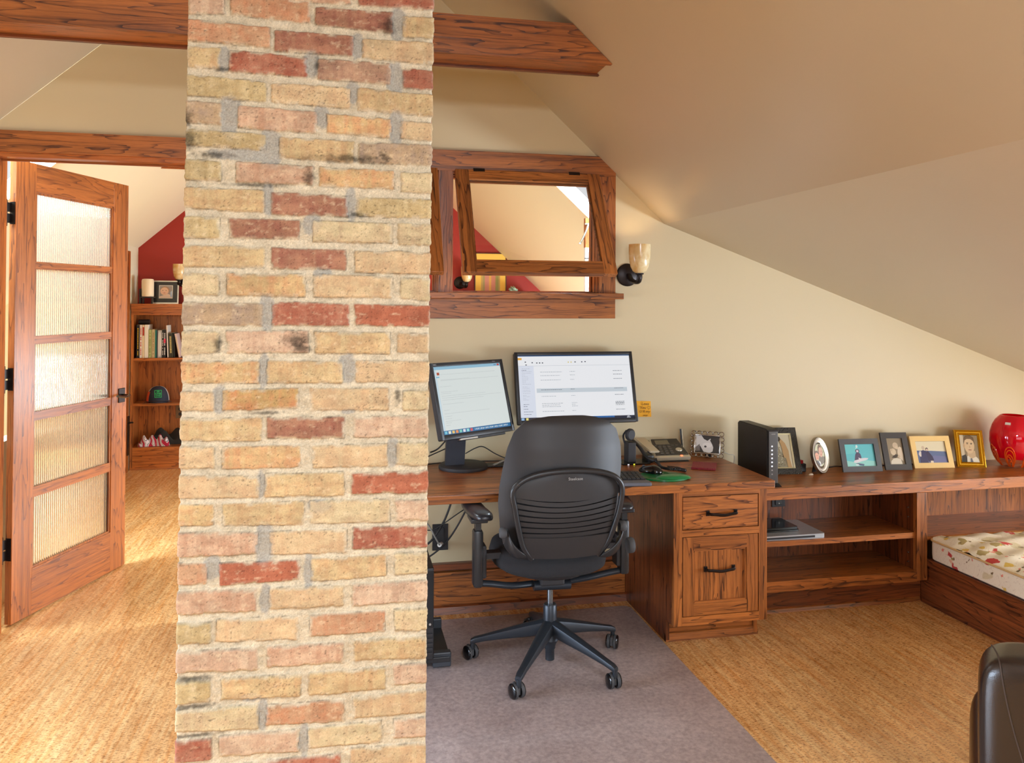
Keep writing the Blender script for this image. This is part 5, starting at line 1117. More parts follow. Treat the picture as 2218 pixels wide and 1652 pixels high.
for i in range(60): tree.append(('e', rr.uniform(0, .6), rr.uniform(.02, .72)*(1-.3*rr.random()), .03, .012, rr.choice([(196, 188, 160), (96, 84, 62), (220, 214, 192), (120, 100, 76)])))
tree = [s for s in tree]; tree += [('p', [(.55, .3), (.50, .62), (.42, .82), (.52, .84), (.68, .72), (.80, .5), (.80, .3), (.86, 0), (.68, 0), (.64, .3)], (184, 150, 104)), ('L',), ('e', .40, .84, .10, .07, (70, 62, 50))]
frame('dark carved frame partly hidden behind the modem, photo of a person among foliage', 2.395, 3.992*k_, -6.5, 20.7, .190, .259, .032, mat('dark_carved_frame', lin((52, 46, 36)), .5, .2, bump=1.0, bscale=140, vary=.4, vscale=60), tree, mat_in=(.009, mat('champagne_lip', lin((206, 198, 160)), .3, .5)))
# silver ring frame
M = T_((1.938*.989, 3.962, DT+.006)) @ RZ(-34) @ RX(-12.4); t = thing('framed_photo', 'small ornate silver frame edged with rings and beads on the desk, black and white photo', 'picture frame', M=M)
BRT = mat('antique_silver', lin((176, 168, 158)), .22, .9); W, H = .178, .138; iw, ih = .128, .090
b = BM(); x0, z0 = -iw/2, (H-ih)/2
for (a, c, d, e_) in ((x0-.006, x0, z0-.006, z0+ih+.006), (x0+iw, x0+iw+.006, z0-.006, z0+ih+.006)): box(b, a, c, -.004, .008, d, e_, bevel=.0015)
for (d, e_) in ((z0-.006, z0), (z0+ih, z0+ih+.006)): box(b, x0, x0+iw, -.004, .008, d, e_, bevel=.0015)
obj('frame', b, BRT, t, local=True, smooth=True)
b = BM(); bd_ = BM(); spots = []
nx_, nz_ = 6, 5
for i in range(nx_): 
    xx = -W/2+.016+(W-.032)*i/(nx_-1); spots += [(xx, .012), (xx, H-.012)]
for j in range(1, nz_-1):
    zz = .012+(H-.024)*j/(nz_-1); spots += [(-W/2+.014, zz), (W/2-.014, zz)]
for (xx, zz) in spots:
    tube(b, [(xx+.0125*math.cos(2*PI*k/16), .002, zz+.0115*math.sin(2*PI*k/16)) for k in range(16)], .0026, 6, closed=True)
for i in range(nx_-1):
    for zz in (.006, H-.006): lathe(bd_, [(0, -.004), (.003, -.003), (.004, 0), (.003, .003), (0, .004)], 10, T_((-W/2+.016+(W-.032)*(i+.5)/(nx_-1), 0, zz)))
for j in range(nz_-1):
    for xx in (-W/2+.006, W/2-.006): lathe(bd_, [(0, -.004), (.003, -.003), (.004, 0), (.003, .003), (0, .004)], 10, T_((xx, 0, .012+(H-.024)*(j+.5)/(nz_-1))))
obj('ring_border', b, BRT, t, local=True, smooth=True); obj('bead_border', bd_, BRT, t, local=True, smooth=True)
bw_ = [('r', 0, 0, 1, 1, (46, 40, 36)), ('L',), ('p', [(0, .1), (.0, 1), (.25, 1), (.35, .8), (.5, .7), (.62, .85), (.66, .6), (.75, .4), (.72, .1), (.6, 0), (.35, .05), (.2, .4), (.08, .3)], (216, 210, 202)), ('L',), ('p', [(.02, .3), (.18, .5), (.2, .1), (.0, .05)], (120, 112, 106)), ('e', .5, .45, .2, .14, (230, 224, 216)), ('e', .42, .36, .05, .06, (60, 54, 50)), ('p', [(.6, .75), (.95, .95), (.95, .1), (.8, .1), (.7, .5)], (54, 46, 42))]
picture('photo', iw, ih, bw_, PRINT, t, origin=(x0, .003, z0), step=.0001); obj('backing', bx(x0, x0+iw, .0045, .009, z0, z0+ih), BLKM, t, local=True)
b = BM(); prism(b, [(.01, .09), (.014, .09), (.05, -.003), (.044, -.003)], 0, -.015, .015); obj('easel_leg', b, BLKM, t, local=True)
# oval silver frame
M = T_((2.621*k_, 3.973*k_, CT+.0015)) @ RZ(23.9) @ RX(-12.2); t = thing('framed_photo', 'oval brushed silver frame with a close photo of two faces', 'picture frame', M=M)
EL = M_ = T_((0, 0, .099)) @ RX(90) @ Matrix.Diagonal((.0725, .099, 1, 1))
b = BM(); lathe(b, [(1.0, -.012), (1.0, 0), (.985, .006), (.95, .007), (.90, .003), (.86, .0035), (.72, .001), (.63, 0.0), (.62, -.004)], 56, EL); obj('frame', b, mat('brushed_silver', lin((150, 142, 130)), .28, .85), t, local=True, smooth=True, angle=70)
def el(cx_, cz_, rx_, rz_, n=32, clip=None): return [(cx_+rx_*math.cos(2*PI*i/n), cz_+rz_*math.sin(2*PI*i/n)) for i in range(n)]
def clipE(pts):
    o = []
    for x, z in pts:
        d = math.hypot((x-.5)/.5, (z-.5)/.5)
        o.append((x, z) if d <= 1 else (.5+(x-.5)/d, .5+(z-.5)/d))
    return o
ov = [('p', el(.5, .5, .5, .5), (196, 196, 160)), ('L',), ('p', clipE([(.30, .0), (.34, .4), (.5, .5), (.8, .42), (1, .4), (1, 0)]), (108, 96, 78)), ('p', clipE([(.36, .6), (.40, .85), (.55, .98), (.75, .9), (.88, .6), (.7, .4)]), (110, 80, 60)), ('L',), ('p', clipE(el(.64, .62, .19, .22)), (206, 160, 136)), ('p', clipE(el(.2, .56, .22, .16)), (96, 76, 60)), ('p', clipE([(.06, .2), (.2, .3), (.45, .22), (.5, .06), (.4, 0), (.2, .05)]), (216, 216, 210)), ('L',), ('p', clipE(el(.2, .47, .2, .16)), (216, 152, 122)), ('p', clipE([(.06, .28), (.24, .3), (.4, .1), (.3, .02), (.1, .1)]), (70, 70, 76)), ('e', .6, .66, .03, .01, (80, 56, 46)), ('e', .72, .64, .03, .01, (80, 56, 46)), ('e', .64, .52, .05, .018, (170, 90, 80)), ('e', .15, .5, .03, .01, (80, 56, 46)), ('e', .28, .5, .03, .01, (80, 56, 46)), ('e', .22, .39, .05, .016, (180, 84, 76))]
picture('photo', .0915, .125, ov, PRINT, t, origin=(-.04575, .003, .0365), step=.0001)
b = BM(); lathe(b, [(0, -.0115), (.98, -.0115)], 40, EL); obj('backing', b, BLKM, t, local=True); b = BM(); prism(b, [(.013, .12), (.017, .12), (.062, .006), (.055, .006)], 0, -.018, .018); obj('easel_leg', b, BLKM, t, local=True)
# little things
t = thing('seashell', 'tiny pale seashell lying on the counter in front of the oval frame', 'shell', (2.525, 3.945, CT)); b = BM(); lathe(b, [(0, .007), (.5, .0065), (.8, .004), (1, 0)], 18, T_((2.525, 3.945, CT+.0005)) @ RZ(20) @ Matrix.Diagonal((.018, .009, 1, 1))); obj('shell_body', b, mat('pearl', lin((226, 208, 190)), .3), t, smooth=True)
t = thing('binder_clip', 'small black gadget with a red cap between the dark carved and oval frames', 'clip', (2.52, 4.03, CT)); obj('body', bx(2.505, 2.545, 4.02, 4.05, CT, CT+.045, bevel=.004), BLK, t); obj('red_cap', bx(2.502, 2.528, 4.022, 4.046, CT+.045, CT+.065, bevel=.003), mat('red_plastic', lin((170, 24, 30)), .4), t)
cord([(2.70, 4.06, .662), (2.74, 4.04, .672), (2.79, 4.05, .668), (3.0, 4.07, .658), (3.4, 4.075, .657)], .003, BLK, 'black cable lying on the counter behind the photo frames')
# ---- vase
def vase():
    x, y, r = 3.825, 3.93, .114; t = thing('glass_vase', 'round red glass vase with orange swirls around its base', 'vase', (x, y, CT))
    VS = 1.07
    prof = [(a_*VS, c_*VS) for a_, c_ in [(.045, 0), (.060, .004), (.078, .022), (.094, .05), (.107, .09), (.114, .135), (.112, .18), (.101, .222), (.085, .252), (.066, .272), (.060, .277), (.055, .277), (.062, .27), (.082, .248), (.098, .22), (.109, .18), (.111, .135), (.104, .09), (.091, .052), (.074, .026), (.0, .018)]]
    def vm(name, tint, surf, mixv):
        k = NT(name); k.t.nodes.remove(k.b); tr_ = k.n('ShaderNodeBsdfTransparent'); tr_.inputs['Color'].default_value = (*tint, 1)
        pb = k.n('ShaderNodeBsdfPrincipled'); pb.inputs['Base Color'].default_value = (*surf, 1); pb.inputs['Roughness'].default_value = .06; pb.inputs['Coat Weight'].default_value = .6; pb.inputs['Coat Roughness'].default_value = .03
        mx = k.n('ShaderNodeMixShader'); mx.inputs['Fac'].default_value = mixv; k.l(tr_.outputs[0], mx.inputs[1]); k.l(pb.outputs[0], mx.inputs[2]); k.l(mx.outputs[0], k.out.inputs['Surface']); return k.m
    REDG = vm('ruby_glass', (.98, .07, .07), lin((222, 0, 36)), .6); CLR = vm('smoky_glass', (.95, .8, .72), lin((196, 120, 84)), .35)
    b = BM(); lathe(b, prof, 56, T_((x, y, CT+.0005)))
    for f in b.faces:
        z = sum(v.co.z for v in f.verts)/len(f.verts)-CT; f.material_index = 1 if z < .075 else 0
    o = obj('body', b, [REDG, CLR], t, smooth=True, angle=70)
    def R(z): return np.interp(z, [p[1] for p in prof[:11]], [p[0] for p in prof[:11]])+.0015
    b = BM(); rg = random.Random(4)
    for c in range(7):
        a0 = 2*PI*c/7+.2
        for k in range(5):
            wd = .95-.17*k; zt = (.118-.020*k)*rg.uniform(.9, 1.1); P = []; lean_ = rg.uniform(-.12, .12)
            for s_ in range(19):
                s = s_/18; z = .007+zt*math.sin(PI*s)**.8; a = a0+wd*(s-.5)*(.35+.65*math.sin(PI*s)**.7)+lean_*math.sin(PI*s); rr_ = R(z)-.0012
                P.append((x+rr_*math.cos(a), y+rr_*math.sin(a), CT+z))
            tube(b, P, [.0016+.0016*math.sin(PI*s_/18) for s_ in range(19)], 6)
    obj('swirls', b, mat('orange_glass', lin((226, 92, 24)), .15, coat=.5), t, smooth=True)
    b = BM(); th0 = math.atan2(-3.93, -3.835); rr_ = R(.262)+.001
    V = []
    for (a, z) in ((-.16, .250), (.12, .250), (.12, .263), (-.16, .263)): V.append(b.verts.new((x+(R(z)+.001)*math.cos(th0-.25+a), y+(R(z)+.001)*math.sin(th0-.25+a), CT+z)))
    b.faces.new(V); thick(b, .0004); obj('sticker', b, WHT, t)
vase()
# ================================================================ leather chair corner in the foreground
LE = mat('dark_leather', lin((38, 28, 25)), .26, bump=.07, bscale=420, spec=.6, coat=.15)
ML_ = T_((1.5474, 1.70, 0)) @ RZ(-42)
t = thing('leather_armchair', 'dark brown leather armchair cut off by the lower right corner of the photo', 'armchair', M=ML_)
def pillow(x0, x1, y0, y1, z0, z1, e=.35, n=28):
    b = BM(); cx_, cy_, cz_ = (x0+x1)/2, (y0+y1)/2, (z0+z1)/2
    def f(u, v):
        a = 2*PI*u; p = PI*(v-.5); sg = lambda w, q: math.copysign(abs(w)**q, w)
        return (cx_+(x1-x0)/2*sg(math.cos(p), e)*sg(math.cos(a), e), cy_+(y1-y0)/2*sg(math.cos(p), e)*sg(math.sin(a), e), cz_+(z1-z0)/2*sg(math.sin(p), e))
    grid(b, f, n*2, n, closeu=True); bmesh.ops.remove_doubles(b, verts=b.verts[:], dist=1e-5); return b
obj('backrest', pillow(0, .68, 0, .17, .26, .735, .30), LE, t, local=True, smooth=True, angle=80)
obj('seat', pillow(-.02, .70, -.04, .62, .16, .462, .35), LE, t, local=True, smooth=True, angle=80)
obj('armrest', pillow(.62, .72, .05, .66, .16, .58, .4), LE, t, local=True, smooth=True, angle=80)
def on_back(x=None, y=None, z=None):
    cx_, cy_, cz_, rx_, ry_, rz_, e = .34, .085, .4975, .34, .085, .2375, .30
    g = lambda v, c, r: (abs(v-c)/r)**(2/e)
    if y is None: return (x, cy_-ry_*max(0, 1-g(x, cx_, rx_)-g(z, cz_, rz_))**(e/2)-.0012, z)
    return (x, y, cz_+rz_*max(0, 1-g(x, cx_, rx_)-g(y, cy_, ry_))**(e/2)+.0012)
sp = [on_back(x=.032+.004*i, y=.14-.03*i) for i in range(4)]+[on_back(x=.048+.0027*i+.0002*i*i, z=.708-.022*i) for i in range(13)]
b = BM(); tube(b, smoothpts(sp, 4), .0020, 6); obj('seam', b, mat('seam_thread', lin((70, 56, 48)), .6), t, local=True, smooth=True)
for x_, y_ in ((.05, .02), (.62, .02), (.05, .55), (.62, .55)):
    b = BM(); tube(b, [(x_, y_, 0), (x_, y_, .22)], [.018, .026], 12); obj('leg', b, mat('leg_dark', lin((40, 26, 18)), .4), t, local=True)
# ================================================================ the glazed door
ang = 70.81; MD = T_((-1.567, 4.3207, 0)) @ RZ(ang)
t = thing('door_1', 'open oak door with five ribbed glass lites, swung into the far room', 'door', M=MD, kind='structure')
TH = .035; W = .912; dz0, dz1 = .010, 2.285
# local: x along the door from the hinge, -y is the face towards us (camera sees the side at y=0); the leaf thickness lies at +y
us = (.146, .764)
zs = [(1.756, 2.134), (1.374, 1.783), (.986, 1.404), (.600, 1.020), (.245, .640)]
obj('stile', bx(0, us[0]-.008, 0, TH, dz0, dz1, bevel=.001), oak(2, 'far', 30.1), t, local=True); obj('stile', bx(us[1]+.008, W, 0, TH, dz0, dz1, bevel=.001), oak(2, 'far', 30.7), t, local=True)
obj('top_rail', bx(us[0]-.008, us[1]+.008, 0, TH, zs[0][1]+.006, dz1, bevel=.001), oak(0, 'far', 31.2), t, local=True); obj('bottom_rail', bx(us[0]-.008, us[1]+.008, 0, TH, dz0, zs[-1][0]-.006, bevel=.001), oak(0, 'far', 31.8), t, local=True)
for (a, _), (_, c) in zip(zs[:-1], zs[1:]):
    b = BM(); prism(b, [(0.004, c+.004), (.012, c-.002), (.012, c-.006), (TH-.012, c-.006), (TH-.012, c-.002), (TH-.004, c+.004), (TH-.004, a-.004), (TH-.012, a+.002), (.012, a+.002), (.004, a-.004)], 0, us[0]-.008, us[1]+.008); obj('muntin', b, oak(0, 'far', 32.2), t, local=True)
def ribglass():
    k = NT('ribbed_glass'); k.t.nodes.remove(k.b)
    g = k.n('ShaderNodeBsdfGlass', Roughness=.04, IOR=1.45); g.inputs['Color'].default_value = (1, .99, .96, 1)
    tl = k.n('ShaderNodeBsdfTranslucent'); tl.inputs['Color'].default_value = (.95, .93, .88, 1); mx = k.n('ShaderNodeMixShader'); mx.inputs['Fac'].default_value = .05
    k.l(g.outputs[0], mx.inputs[1]); k.l(tl.outputs[0], mx.inputs[2]); k.l(mx.outputs[0], k.out.inputs['Surface']); return k.m
RG = ribglass()
for (z0, z1) in zs:
    b = BM(); e = .010
    for (a, c, d, f) in ((us[0]-.008, us[0]+e-.006, z0-.004, z1+.004), (us[1]-e+.006, us[1]+.008, z0-.004, z1+.004), (us[0], us[1], z0-.006, z0+.004), (us[0], us[1], z1-.004, z1+.006)): box(b, a, c, .005, .016, d, f)
    obj('glazing_bead', b, oak(2, 'far', 33), t, local=True)
    n = 41; pit = (us[1]-us[0]+.01)/n; V = []; b = BM()
    xs = []; ys = []
    for i in range(n):
        for q in range(6):
            s = q/6; xs.append(us[0]-.005+pit*(i+s)); ys.append(.018-.0032*math.sin(PI*s)**.8)
    xs.append(us[1]+.005); ys.append(.018)
    A0 = [b.verts.new((x, y, z0-.004)) for x, y in zip(xs, ys)]; A1 = [b.verts.new((x, y, z1+.004)) for x, y in zip(xs, ys)]; B0 = [b.verts.new((x, .023, z0-.004)) for x in xs]; B1 = [b.verts.new((x, .023, z1+.004)) for x in xs]
    for i in range(len(xs)-1):
        b.faces.new((A0[i], A0[i+1], A1[i+1], A1[i])); b.faces.new((B0[i+1], B0[i], B1[i], B1[i+1])); b.faces.new((A0[i+1], A0[i], B0[i], B0[i+1])); b.faces.new((A1[i], A1[i+1], B1[i+1], B1[i]))
    b.faces.new((A0[0], A1[0], B1[0], B0[0])); b.faces.new((A0[-1], B0[-1], B1[-1], A1[-1]))
    obj('pane', b, RG, t, local=True, smooth=True, angle=50)
for z in (2.02, 1.205, .375):
    h = obj('hinge', bx(-.003, .001, .004, TH-.004, z-.055, z+.055), BRONZE, t, local=True)
    b = BM(); tube(b, [(-.030, TH*.5+.015, z-.058), (-.030, TH*.5+.015, z+.058)], .009, 12); lathe(b, [(0, .0), (.008, .002), (.009, .008), (.004, .014), (.007, .018), (0, .024)], 12, T_((-.030, TH*.5+.015, z+.056))); lathe(b, [(0, .0), (.008, .002), (.009, .008), (.004, .014), (.007, .018), (0, .024)], 12, T_((-.030, TH*.5+.015, z-.056)) @ RX(180))
    box(b, -.03, 0, TH*.5+.006, TH*.5+.010, z-.050, z-.004); box(b, -.03, 0, TH*.5+.006, TH*.5+.010, z+.004, z+.050); box(b, -.062, -.034, TH*.5+.008, TH*.5+.012, z-.055, z+.055)
    o = obj('pin', b, BRONZE, t, local=True, smooth=True); o.parent = h
b = BM(); box(b, .830, .892, -.006, .0, .985, 1.070, bevel=.003); l_ = obj('lever_plate', b, BRONZE, t, local=True)
b = BM(); tube(b, smoothpts([(.861, -.004, 1.030), (.861, -.045, 1.030), (.852, -.056, 1.029), (.82, -.058, 1.024), (.775, -.057, 1.030), (.745, -.055, 1.036)], 5), [.009]*15+[.010]*11, 10, flat=.7); o = obj('lever', b, mat('lever_bronze', lin((96, 88, 82)), .25, .9), t, local=True, smooth=True); o.parent = l_
b = BM(); tube(b, smoothpts([(.861, TH, 1.03), (.861, TH+.05, 1.03), (.82, TH+.058, 1.024), (.75, TH+.055, 1.036)], 5), .009, 10); o = obj('lever', b, MATS['lever_bronze'], t, local=True, smooth=True); o.parent = l_
b = BM(); box(b, W-.001, W+.002, .012, .030, .96, 1.09); obj('latch_plate', b, BRONZE, t, local=True)
# ================================================================ far room furniture
FB = 8.05
t = thing('tall_bookcase', 'built-in orange oak bookcase against the red wall, seen through the open door', 'bookcase', (-1.4, 8.2, 0))
XA, XB_ = -1.935, -.90
obj('top_board', bx(XA, XB_, FB-.012, FY, 1.500, 1.557, bevel=.002), oak(0, 'far', 40.1), t); obj('top_rail', bx(XA, XB_, FB, FB+.02, 1.452, 1.500), oak(0, 'far', 40.5), t)
obj('stile', bx(XA, -1.912, FB, FB+.02, 0, 1.452), oak(2, 'far', 41), t); obj('stile', bx(XB_-.04, XB_, FB, FB+.02, 0, 1.452), oak(2, 'far', 41.3), t)
obj('side_panel', bx(XA, -1.925, FB+.02, FY-.02, 0, 1.5), oak(2, 'far', 41.7), t); obj('side_panel', bx(XB_-.02, XB_, FB+.02, FY-.02, 0, 1.5), oak(2, 'far', 41.9), t)
obj('back_panel', bx(XA, XB_, FY-.02, FY-.005, 0, 1.5), oak(2, 'far', 42.4), t)
for z, s in ((1.045, 42.9), (.621, 43.3)): obj('shelf', bx(-1.925, XB_-.02, FB+.01, FY-.02, z-.026, z), oak(0, 'far', s), t)
obj('bottom_shelf', bx(-1.925, XB_-.02, FB+.02, FY-.02, .187, .207), oak(0, 'far', 43.8), t); obj('plinth', bx(-1.912, XB_-.04, FB, FB+.02, .012, .207), oak(0, 'far', 44.2), t)
b = BM(); prism(b, [(FB-.014, 0), (FB, 0), (FB, .018), (FB-.007, .014)], 0, XA, XB_); obj('quarter_round', b, oak(0, 'far', 44), t)
tp = thing('power_outlet', 'tan outlet plate on the back of the orange oak bookcase in the far room', 'outlet', (-1.54, 8.3, .50)); b = BM(); box(b, -1.582, -1.50, FY-.026, FY-.02, .44, .567, bevel=.002); obj('plate', b, mat('tan_plate', lin((120, 92, 60)), .5), tp); b = BM(); lathe(b, [(0, 0), (.016, 0), (.016, .003), (0, .003)], 16, T_((-1.541, FY-.026, .48)) @ RX(90)); lathe(b, [(0, 0), (.016, 0), (.016, .003), (0, .003)], 16, T_((-1.541, FY-.026, .528)) @ RX(90)); obj('socket', b, BLKM, tp)
def cpx(c): return -1.90+(260+.1452*c-292)*.00403
def cpz(c): return 1.4518-((560+.1452*c)-682)*.00433
BK = [(228, 275, 990, (30, 28, 30), 'black book with yellow spine lettering at the left end of the shelf', (220, 180, 40)), (277, 314, 990, (236, 232, 224), 'white book with red spine lettering next to the black book', (200, 50, 50)), (315, 350, 992, (230, 214, 180), 'cream book with a red patch at the top of its spine', (180, 50, 40)),
      (352, 408, 988, (240, 238, 230), 'tall plain white book left of the green books', None), (410, 456, 1062, (176, 186, 128), 'light green book right of the tall white book', (120, 120, 60)), (458, 508, 1060, (192, 178, 136), 'tan book right of the light green book', (150, 130, 90)), (510, 532, 1068, (40, 120, 110), 'thin teal book in the middle of the shelf', None), (534, 546, 1066, (40, 50, 60), 'thin navy book right of the teal book', None),
      (548, 612, 1072, (176, 176, 176), 'speckled grey book with a pale oval spine', (210, 210, 210)), (614, 640, 1062, (44, 42, 40), 'dark book right of the speckled grey book', (200, 200, 190)), (642, 672, 1066, (36, 32, 34), 'black book with a pink label on its spine', (226, 70, 100))]
bz = 1.0455
for i, (c0, c1, ct, col, lab, tx) in enumerate(BK):
    x0, x1, z1 = cpx(c0)+.0006, cpx(c1)-.0006, cpz(ct); y0 = 8.085; bt = thing('book', lab, 'book', ((x0+x1)/2, y0, bz), group='books on the far shelf')
    dp = .17+.01*(i % 3)
    b = BM(); box(b, x0, x1, y0, y0+dp, bz, z1, bevel=.0015); obj('cover', b, mat('book_cover_%d' % i, lin(col), .6), bt)
    b = BM(); box(b, x0+.0025, x1-.0025, y0+.004, y0+dp+.001, bz+.003, z1+.0008-.003+.003); obj('pages', b, mat('book_pages', lin((226, 214, 188)), .9), bt)
    if tx:
        if i == 10: obj('spine_label', bx(x0, x1, y0-.0012, y0, bz+.14, bz+.18), mat('pink_label', lin(tx), .6), bt)
        elif i == 8: b = BM(); lathe(b, [(0, .0012), (1, 0)], 24, T_(((x0+x1)/2, y0, (bz+z1)/2)) @ RX(90) @ Matrix.Diagonal(((x1-x0)*.46, (z1-bz)*.46, 1, 1))); obj('spine_label', b, PRINTM if False else mat('oval_label', lin(tx), .6), bt)
        elif i == 2: obj('spine_label', bx(x0+.003, x1-.002, y0-.001, y0, z1-.10, z1-.02), mat('red_patch', lin(tx), .6), bt)
        if i in (0, 1, 9, 10, 4): 
            o = text_obj('spine_text', {0: 'BUILDING', 1: 'ARCHITECTURE', 9: 'DESIGN', 10: 'BLACK', 4: 'GARDEN'}[i], .022 if i else .026, mat('spine_ink_%d' % i, lin(tx if i != 10 else (230, 230, 230)), .6), bt, WM[bt.name].inverted() @ T_(((x0+x1)/2, y0-.0012, bz+(z1-bz)*.5)) @ RY(90), align='CENTER') if False else None
    if tx and i in (0, 1, 4, 5, 9, 10):
        b = BM(); rg = random.Random(i); z = z1-.03
        while z > bz+.03:
            h = rg.uniform(.006, .013); box(b, (x0+x1)/2-.004, (x0+x1)/2+.004, y0-.0011, y0, z-h, z); z -= h+.005 if rg.random() > .2 else h+.02
        obj('spine_lettering', b, mat('spine_ink_%d' % i, lin(tx if i != 10 else (230, 230, 230)), .6), bt)
def lean(lab, c0b, c0t, w, ct, col, y0, lettering=None, dp=.16):
    xb, xt, z1 = cpx(c0b), cpx(c0t), cpz(ct); an = math.degrees(math.atan2(xt-xb, z1-bz)); L = math.hypot(xt-xb, z1-bz); M = T_((xb, y0, bz+w*max(0, math.sin(R_(-an)))*0+.001)) @ RY(an)
    if an < 0: M = T_((xb, y0, bz+w*math.sin(R_(-an))*-0+.001+w*abs(math.sin(R_(an))) * 0)) @ RY(an)
    bt = thing('book', lab, 'book', M=M, group='books on the far shelf')
    zb = w*abs(math.sin(R_(an)))+.0005 if an > 0 else 0.0
    obj('cover', bx(0, w, 0, dp, zb, L, bevel=.0015), mat('book_cover_'+lab[:9], lin(col), .6), bt, local=True); obj('pages', bx(.003, w-.003, .004, dp+.001, zb+.003, L+.0008), MATS['book_pages'], bt, local=True)
    if lettering:
        b = BM(); rg = random.Random(len(lab)); z = L-.03
        while z > zb+.04:
            h = rg.uniform(.006, .012); box(b, w*.3, w*.7, -.0011, 0, z-h, z); z -= h+.004
        obj('spine_lettering', b, mat('gilt_ink', lin(lettering), .6), bt, local=True)
    return bt
lean('white paper-covered book leaning left, taller than its dark neighbours', 698, 676, .011, 1000, (226, 220, 216), 8.085)
lean('olive black book with gilt spine lettering leaning left', 722, 706, .038, 1118, (52, 50, 38), 8.085, (200, 184, 120))
lean('black book leaning left at the right end of the shelf', 790, 776, .012, 1116, (40, 36, 34), 8.10)
lean('thin white and pink book leaning left beside the brick chimney', 872, 800, .016, 1128, (226, 200, 196), 8.09, (120, 60, 60))
t = thing('rolled_case', 'black round case lying on top of the leftmost books', 'case', (-1.87, 8.2, 1.36)); b = BM(); tube(b, [(-1.902, 8.20, 1.383), (-1.805, 8.20, 1.383)], .024, 16); obj('roll', b, BLKM, t, smooth=True)
# cap
def cap():
    t = thing('cap', 'navy and white trucker cap with a green square patch on the bookcase shelf', 'hat', M=T_((-1.715, 8.16, .6215)) @ RZ(12))
    NV = mat('navy_cloth', lin((42, 46, 64)), .85); WM_ = mat('white_mesh', lin((214, 206, 200)), .85); ORc = mat('orange_cloth', lin((226, 92, 50)), .8)
    def dome(u, v, a0, a1): 
        a = a0+(a1-a0)*u; p = v*PI/2*.97; r = .100*math.cos(p)**.75; return (r*math.cos(a), r*1.12*math.sin(a), .150*math.sin(p)**.9)
    b = BM(); grid(b, lambda u, v: dome(u, v, R_(-160), R_(-20)), 24, 14); thick(b, .003); obj('front_panel', b, NV, t, local=True, smooth=True)
    b = BM(); grid(b, lambda u, v: dome(u, v, R_(-20), R_(110)), 20, 14); thick(b, .003); obj('mesh_side', b, WM_, t, local=True, smooth=True)
    b = BM(); grid(b, lambda u, v: dome(u, v, R_(110), R_(200)), 20, 14); thick(b, .003); obj('mesh_side', b, WM_, t, local=True, smooth=True)
    b = BM(); grid(b, lambda u, v: tuple(c*1.02 for c in dome(u, v*.45, R_(172), R_(214))), 14, 6); thick(b, .003); obj('orange_back', b, ORc, t, local=True, smooth=True)
    def brim(u, v):
        a = R_(-165+150*u); r0x, r0y = .1, .112; e = .075*v; return ((r0x+e*.35)*math.cos(a), (r0y+e)*math.sin(a), .014+.018*math.sin(PI*u)*(.3+.7*v)-.012*v*(1-math.sin(PI*u)))
    b = BM(); grid(b, brim, 24, 6); thick(b, .003); obj('brim', b, mat('brim_grey', lin((66, 50, 52)), .8), t, local=True, smooth=True)
    G = mat('green_stitch', lin((40, 220, 110)), .6)
    MP = T_((0, -.1185, .088)) @ RX(-24)
    b = BM()
    for (a, c, d, e) in ((-.03, .03, -.036, -.0335), (-.03, .03, .0335, .036), (-.03, -.0275, -.036, .036), (.0275, .03, -.036, .036)): box(b, a, c, -.001, .001, d, e, M=MP)
    p = obj('patch_border', b, G, t, local=True)
    for i, s in enumerate(('SEI', 'ONE', 'OW')): text_obj('patch_text', s, .023, G, t, MP @ T_((0, -.001, .021-.021*i)))
cap()
# folded cloths
def cloth(nm, lab, cat, x0, x1, y0, y1, z0, h, m, seed, waves=5):
    b = BM(); rg = random.Random(seed); ph_ = [rg.uniform(0, 6) for _ in range(8)]
    def f(u, v):
        e = min(u, 1-u, v, 1-v); z = z0+.001+h*(min(1, e/.16)**.5)*(.62+.22*math.sin(waves*5*u+ph_[0]+3*v)+.16*math.sin(9*v+ph_[1]+5*u)); return (x0+(x1-x0)*u+.008*math.sin(7*v+ph_[2]), y0+(y1-y0)*v+.008*math.sin(8*u+ph_[3]), z)
    V = grid(b, f, 40, 24); o_ = [V[0][i] for i in range(41)]+[V[j][40] for j in range(1, 25)]+[V[24][i] for i in range(39, -1, -1)]+[V[j][0] for j in range(23, 0, -1)]; b.faces.new(o_[::-1])
    return tag(obj(nm, b, m, smooth=True, angle=80), lab, cat)
def stripes():
    k = NT('striped_cloth'); b = k.b; tc = k.n('ShaderNodeTexCoord'); mp = k.n('ShaderNodeMapping'); mp.inputs['Rotation'].default_value = (0, R_(30), R_(50)); k.l(tc.outputs['Object'], mp.inputs[0])
    wv = k.n('ShaderNodeTexWave', Scale=11.0, Distortion=5.0, Detail=1.0); k.l(mp.outputs[0], wv.inputs['Vector']); r = k.n('ShaderNodeValToRGB'); k.l(wv.outputs['Color'], r.inputs[0]); r.color_ramp.interpolation = 'CONSTANT'; e = r.color_ramp.elements
    e[0].color = (*lin((176, 30, 60)), 1); e[0].position = 0; e[1].position = .38; e[1].color = (*lin((236, 226, 226)), 1); n = e.new(.66); n.color = (*lin((30, 30, 60)), 1); n = e.new(.84); n.color = (*lin((220, 210, 214)), 1); k.l(r.outputs[0], b.inputs['Base Color']); b.inputs['Roughness'].default_value = .9; return k.m
cloth('folded_scarf', 'crumpled red, white and navy striped cloth on the bottom shelf of the orange bookcase', 'cloth', -1.875, -1.61, 8.09, 8.17, .208, .105, stripes(), 3)
cloth('dark_cloth', 'dark folded cloth lying behind the striped cloth on the bottom shelf', 'cloth', -1.81, -1.45, 8.18, 8.29, .208, .15, mat('charcoal_cloth', lin((46, 42, 40)), .9), 8, 3)
